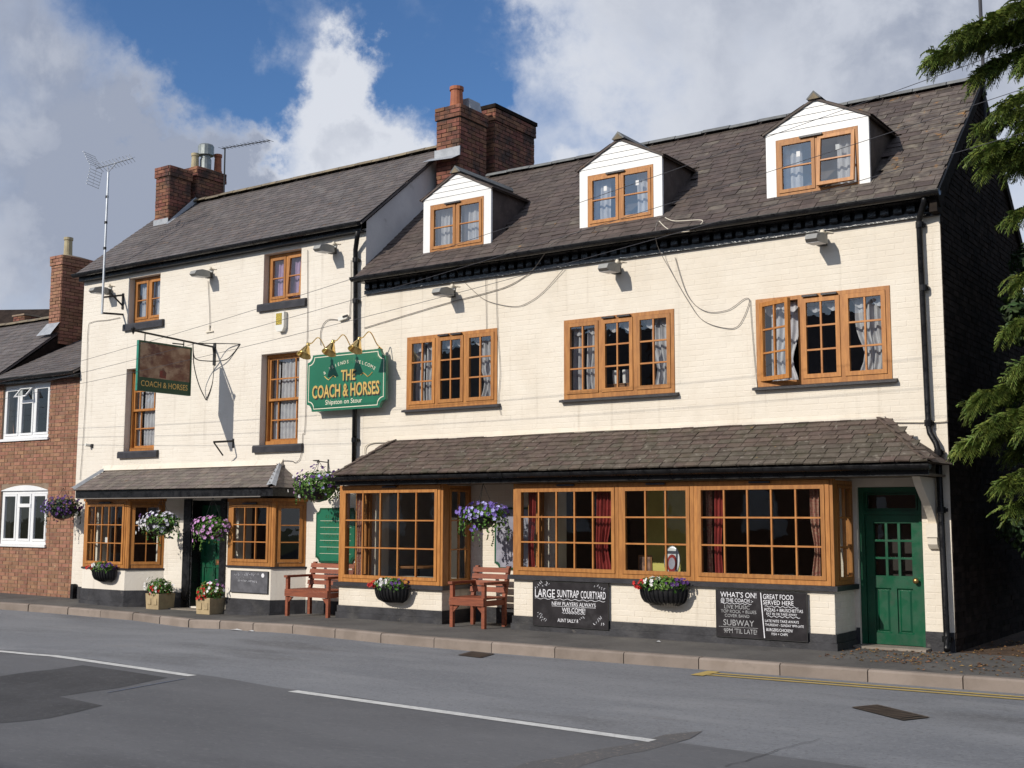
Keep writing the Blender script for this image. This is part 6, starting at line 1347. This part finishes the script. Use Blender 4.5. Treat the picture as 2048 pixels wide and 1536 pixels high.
q = at(1290, 1128, Y=-.42); t = thing('framed_photo', (q.x, -.42, .74), 'small framed portrait leaning inside the long bay window', 'picture'); MB().box(q.x-.10, q.x+.10, -.42, -.40, .76, 1.03).build('frame', 'tablewood', t); MB().box(q.x-.08, q.x+.08, -.424, -.421, .78, 1.01).build('print', 'portrait', t)
q = at(835, 1136, Y=.5); t = thing('pub_table', (q.x, .5, 0), 'round wooden table inside the first square bay', 'table'); MB().lathe((q.x, .5, .72), [(.34, 0), (.35, .02), (.34, .035)], 20).build('table_top', 'tablewood', t); MB().lathe((q.x, .5, 0), [(.22, 0), (.20, .03), (.04, .06), (.035, .70), (.08, .72)], 12).build('pedestal', 'iron', t)
q = at(1240, 772, Y=.18); t = thing('wooden_box', (q.x, .2, 3.24), 'small wooden box on the sill inside the middle casement', 'box'); MB().box(q.x-.19, q.x+.19, .14, .28, 3.242, 3.36).build('case', 'tablewood', t); MB().box(q.x-.20, q.x+.20, .13, .29, 3.361, 3.375).build('lid', 'tablewood', t)
for k, dx in enumerate((-.07, .09)):
    lb = 'white cup on the wooden box inside the middle casement'; t = tag(MB().lathe((q.x+dx, .2, 3.376), [(.045, 0), (.05, .05), (.055, .19), (.045, .19), (.04, .02)], 12).build('paper_cup', 'paper'), lb, 'cup', 'cups inside the middle casement')
# ================================================================== trees by the passage
def spray(mb, p, d, L, droop, wd):
    """a flat fan of scale leaves hanging along a twig"""
    d = Vector(d).normalized(); side = d.cross(Vector((0, 0, 1))); side = side.normalized() if side.length > .05 else Vector((1, 0, 0))
    n = max(5, int(L/.032)); pos = Vector(p); tw = rj(.5); side = (side+Vector((0, 0, tw))).normalized()
    for k in range(n):
        t = k/n; dd = (d+Vector((0, 0, -droop*t*1.6))).normalized(); pos = pos+dd*(L/n); l = wd*(1-.65*t)*random.uniform(.7, 1.2)
        for s in (-1, 1):
            e = (dd*.85+side*s*.75+Vector((0, 0, rj(.25)-.12))).normalized(); w = dd*.011+Vector((0, 0, .006)); mb.tint = random.random()
            q = pos+e*l; mb.add([pos-w, pos+w, q+w*.5+Vector((0, 0, -.012)), q-w*.5+Vector((0, 0, -.012))], [(0, 1, 2, 3)])
        if k % 2 == 0 and l > .05:
            s = random.choice((-1, 1)); e = (dd*.6+side*s*.8).normalized(); q0 = pos+e*l*.4
            for j in range(3):
                q1 = q0+(e+Vector((rj(.5), rj(.5), -.3+rj(.3)))).normalized()*.045; w = Vector((0, 0, .010))+dd*.007; mb.tint = random.random()
                mb.add([q0-w, q0+w, q1+w*.4, q1-w*.4], [(0, 1, 2, 3)]); q0 = q0+e*l*.2
trunk = Vector((3.1, 1.3, 0)); T = thing('conifer_tree', trunk, 'bright green conifer reaching past the gable from beside the passage', 'tree')
tm = MB(); tm.tube([trunk+Vector((0, 0, -.1)), trunk+Vector((0, 0, 1)), trunk+Vector((.05, .05, 5)), trunk+Vector((0, .1, 10.5))], [.30, .24, .15, .02], 10); tm.build('trunk', 'bark', T, smooth=True)
cm = MB(); bm_ = MB()
def branch(tip, base, sag, dens, L=.42, rad=.035, wd=.085, spread=.45):
    tip, base = Vector(tip), Vector(base); n = 22; P = []
    for k in range(n+1):
        t = k/n; p = base+(tip-base)*t; p.z += sag*sin(pi*t)*.5-0.0; P.append(p)
    bm_.tube(P, [rad*(1-.85*k/n) for k in range(n+1)], 6)
    dirn = (tip-base).normalized(); sd = dirn.cross(Vector((0, 0, 1))).normalized()
    for k in range(int(dens)):
        t = random.uniform(.18, 1.0)**.8; i = min(int(t*n), n-1); p = P[i]+(P[i+1]-P[i])*(t*n-i)
        out = (dirn*random.uniform(.35, 1.0)+sd*rj(1.2)+Vector((0, 0, random.uniform(-.25, .30)))).normalized()
        spray(cm, p+Vector((0, 0, rj(.05))), out, L*random.uniform(.55, 1.15)*(1.15-.45*t), random.uniform(.5, 1.3), wd)
    spray(cm, P[-1], dirn, L*.5, .6, wd)
def tr(z): return trunk+Vector((0, 0, z))
br = [((1858, 112), -.35, 7.6, .35, 190), ((1900, 70), -.6, 8.2, .3, 130), ((1935, 150), -.1, 7.8, .2, 120), ((1955, 330), -.3, 6.7, .1, 90), ((1948, 250), .1, 7.0, .1, 70), ((1985, 215), -.4, 7.4, .2, 80), ((1942, 302), -.5, 6.5, .0, 70), ((2010, 330), .2, 6.3, .1, 70), ((2030, 60), .2, 8.6, .2, 120), ((2035, 120), -.7, 8.0, .2, 120),
      ((2005, 430), .1, 6.0, .1, 60), ((2018, 560), -.1, 5.2, .15, 70), ((2000, 660), .2, 4.8, .15, 70), ((2025, 730), -.3, 4.3, .2, 80), ((2015, 1010), .0, 2.7, .1, 60), ((2030, 250), -.2, 7.2, .2, 90), ((1915, 888), -.35, 3.3, .25, 130), ((1938, 800), -.2, 3.8, .3, 130), ((1960, 850), -.6, 3.4, .25, 100), ((1990, 790), .1, 4.0, .2, 90), ((1998, 965), -.3, 2.9, .15, 80), ((2020, 900), .2, 3.2, .1, 80), ((2040, 850), -.6, 3.6, .2, 90)]
for (uv, y, bz, sag, dn) in br: branch(at(uv[0]+20, uv[1], Y=y), tr(bz), sag, dn*3.0, L=.44, wd=.10)
for k in range(40):      # the rest of the crown, out of the frame to the right
    z = random.uniform(2.4, 10.0); a = random.uniform(-2.2, 2.0); l = 2.3*(1-(z/12.5))+.5
    branch(tr(z-.2)+Vector((cos(a)*l, sin(a)*l, -.1)), tr(z+.1), .2, 34, .5, .03, .10)
bm_.build('limbs', 'bark', T, smooth=True)
cw = cm.build('crown', 'conifer', T); cw['kind'] = 'stuff'
def leafy(name, c, rad, n, label, cat, size, mat='shrub', trunkh=None, stems=5, grp=None, nclump=34):
    c = Vector(c); t = thing(name, (c.x, c.y, 0), label, cat, grp); lm = MB()
    cl = [(Vector((rj(1)*rad[0]*.8, rj(1)*rad[1]*.8, rj(1)*rad[2]*.8)), random.uniform(.14, .5)) for _ in range(nclump)]
    for i in range(n):
        k, s = random.choice(cl); d = Vector((random.gauss(0, 1), random.gauss(0, 1), random.gauss(0, 1))).normalized(); p = c+k+d*s*random.uniform(.5, 1.0)*min(rad)*.75
        if p.z < .05 or p.x < .14: continue
        leaf(lm, p, d+Vector((rj(.8), rj(.8), .4+rj(.5))), size*random.uniform(.6, 1.25), .5)
    lm.build('crown', mat, t)['kind'] = 'stuff'
    m = MB()
    for k in range(stems): a = random.uniform(0, 6.28); m.tube([(c.x+rj(.15), c.y+rj(.15), -.05), (c.x+cos(a)*.3, c.y+sin(a)*.3, c.z*.6), (c.x+cos(a)*rad[0]*.6, c.y+sin(a)*rad[1]*.6, c.z+rad[2]*.5)], [.06, .04, .012], 6)
    m.build('trunk', 'bark', t)
leafy('laurel_shrub', (1.35, 2.1, 2.75), (1.2, 1.7, 2.7), 20000, 'dark tall laurel shrub filling the passage beside the gable', 'shrub', .06, nclump=110)
leafy('holly_tree', (3.6, 7.2, 3.4), (2.2, 2.0, 3.6), 13000, 'very dark broadleaf tree behind the laurel at the end of the passage', 'tree', .10)
leafy('low_shrub', (1.5, 1.5, .9), (1.0, 1.0, 1.0), 6000, 'low dark bush at the foot of the conifer', 'shrub', .06)

for k, (x, y, h) in enumerate([(7.2, 1.5, 10.5), (10.5, 6.5, 12.0), (8.5, -1.6, 9.0)]):  # unseen trees added beyond the frame to block sky and darken the gable
    leafy('sky_blocking_tree', (x, y, h*.58), (2.6, 2.6, h*.42), 9000, ['tall unseen broadleaf tree added past the conifer to block sky', 'tallest unseen broadleaf tree added at the far end of the yard to block sky', 'unseen broadleaf tree added over the pavement past the conifer to block sky'][k], 'tree', .20, 'shrub', grp='unseen trees added past the passage')
# ================================================================== the other side of the street, mirrored in the panes
for k in range(4):
    x0, x1 = -46+k*15.0, -46+k*15.0+14.6; y0, y1 = -22.0, -28.0
    H = thing('terraced_house', ((x0+x1)/2, -25, 0), 'plain brick terraced house facing the pub from across the road', 'house', 'houses across the road')
    m = MB(); m.box(x0, x1, y1, y0, -.3, 5.6); m.add([(x0, y0, 5.6), (x0, y1, 5.6), (x0, -25, 8.6)], [(0, 1, 2)]); m.add([(x1, y0, 5.6), (x1, y1, 5.6), (x1, -25, 8.6)], [(2, 1, 0)]); m.build('wall', 'brickold', H)
    m = MB(); m.add([(x0-.1, y0+.2, 5.5), (x1+.1, y0+.2, 5.5), (x1+.1, -25, 8.7), (x0-.1, -25, 8.7), (x1+.1, y1-.2, 5.5), (x0-.1, y1-.2, 5.5)], [(0, 1, 2, 3), (3, 2, 4, 5)]); m.build('roof', 'slateleft', H)
    for i in range(5):
        for z in (1.0, 3.6):
            xx = x0+1.4+i*2.7; MB().box(xx, xx+1.2, y0-.02, y0+.06, z, z+1.4).build('window', 'upvc', H)
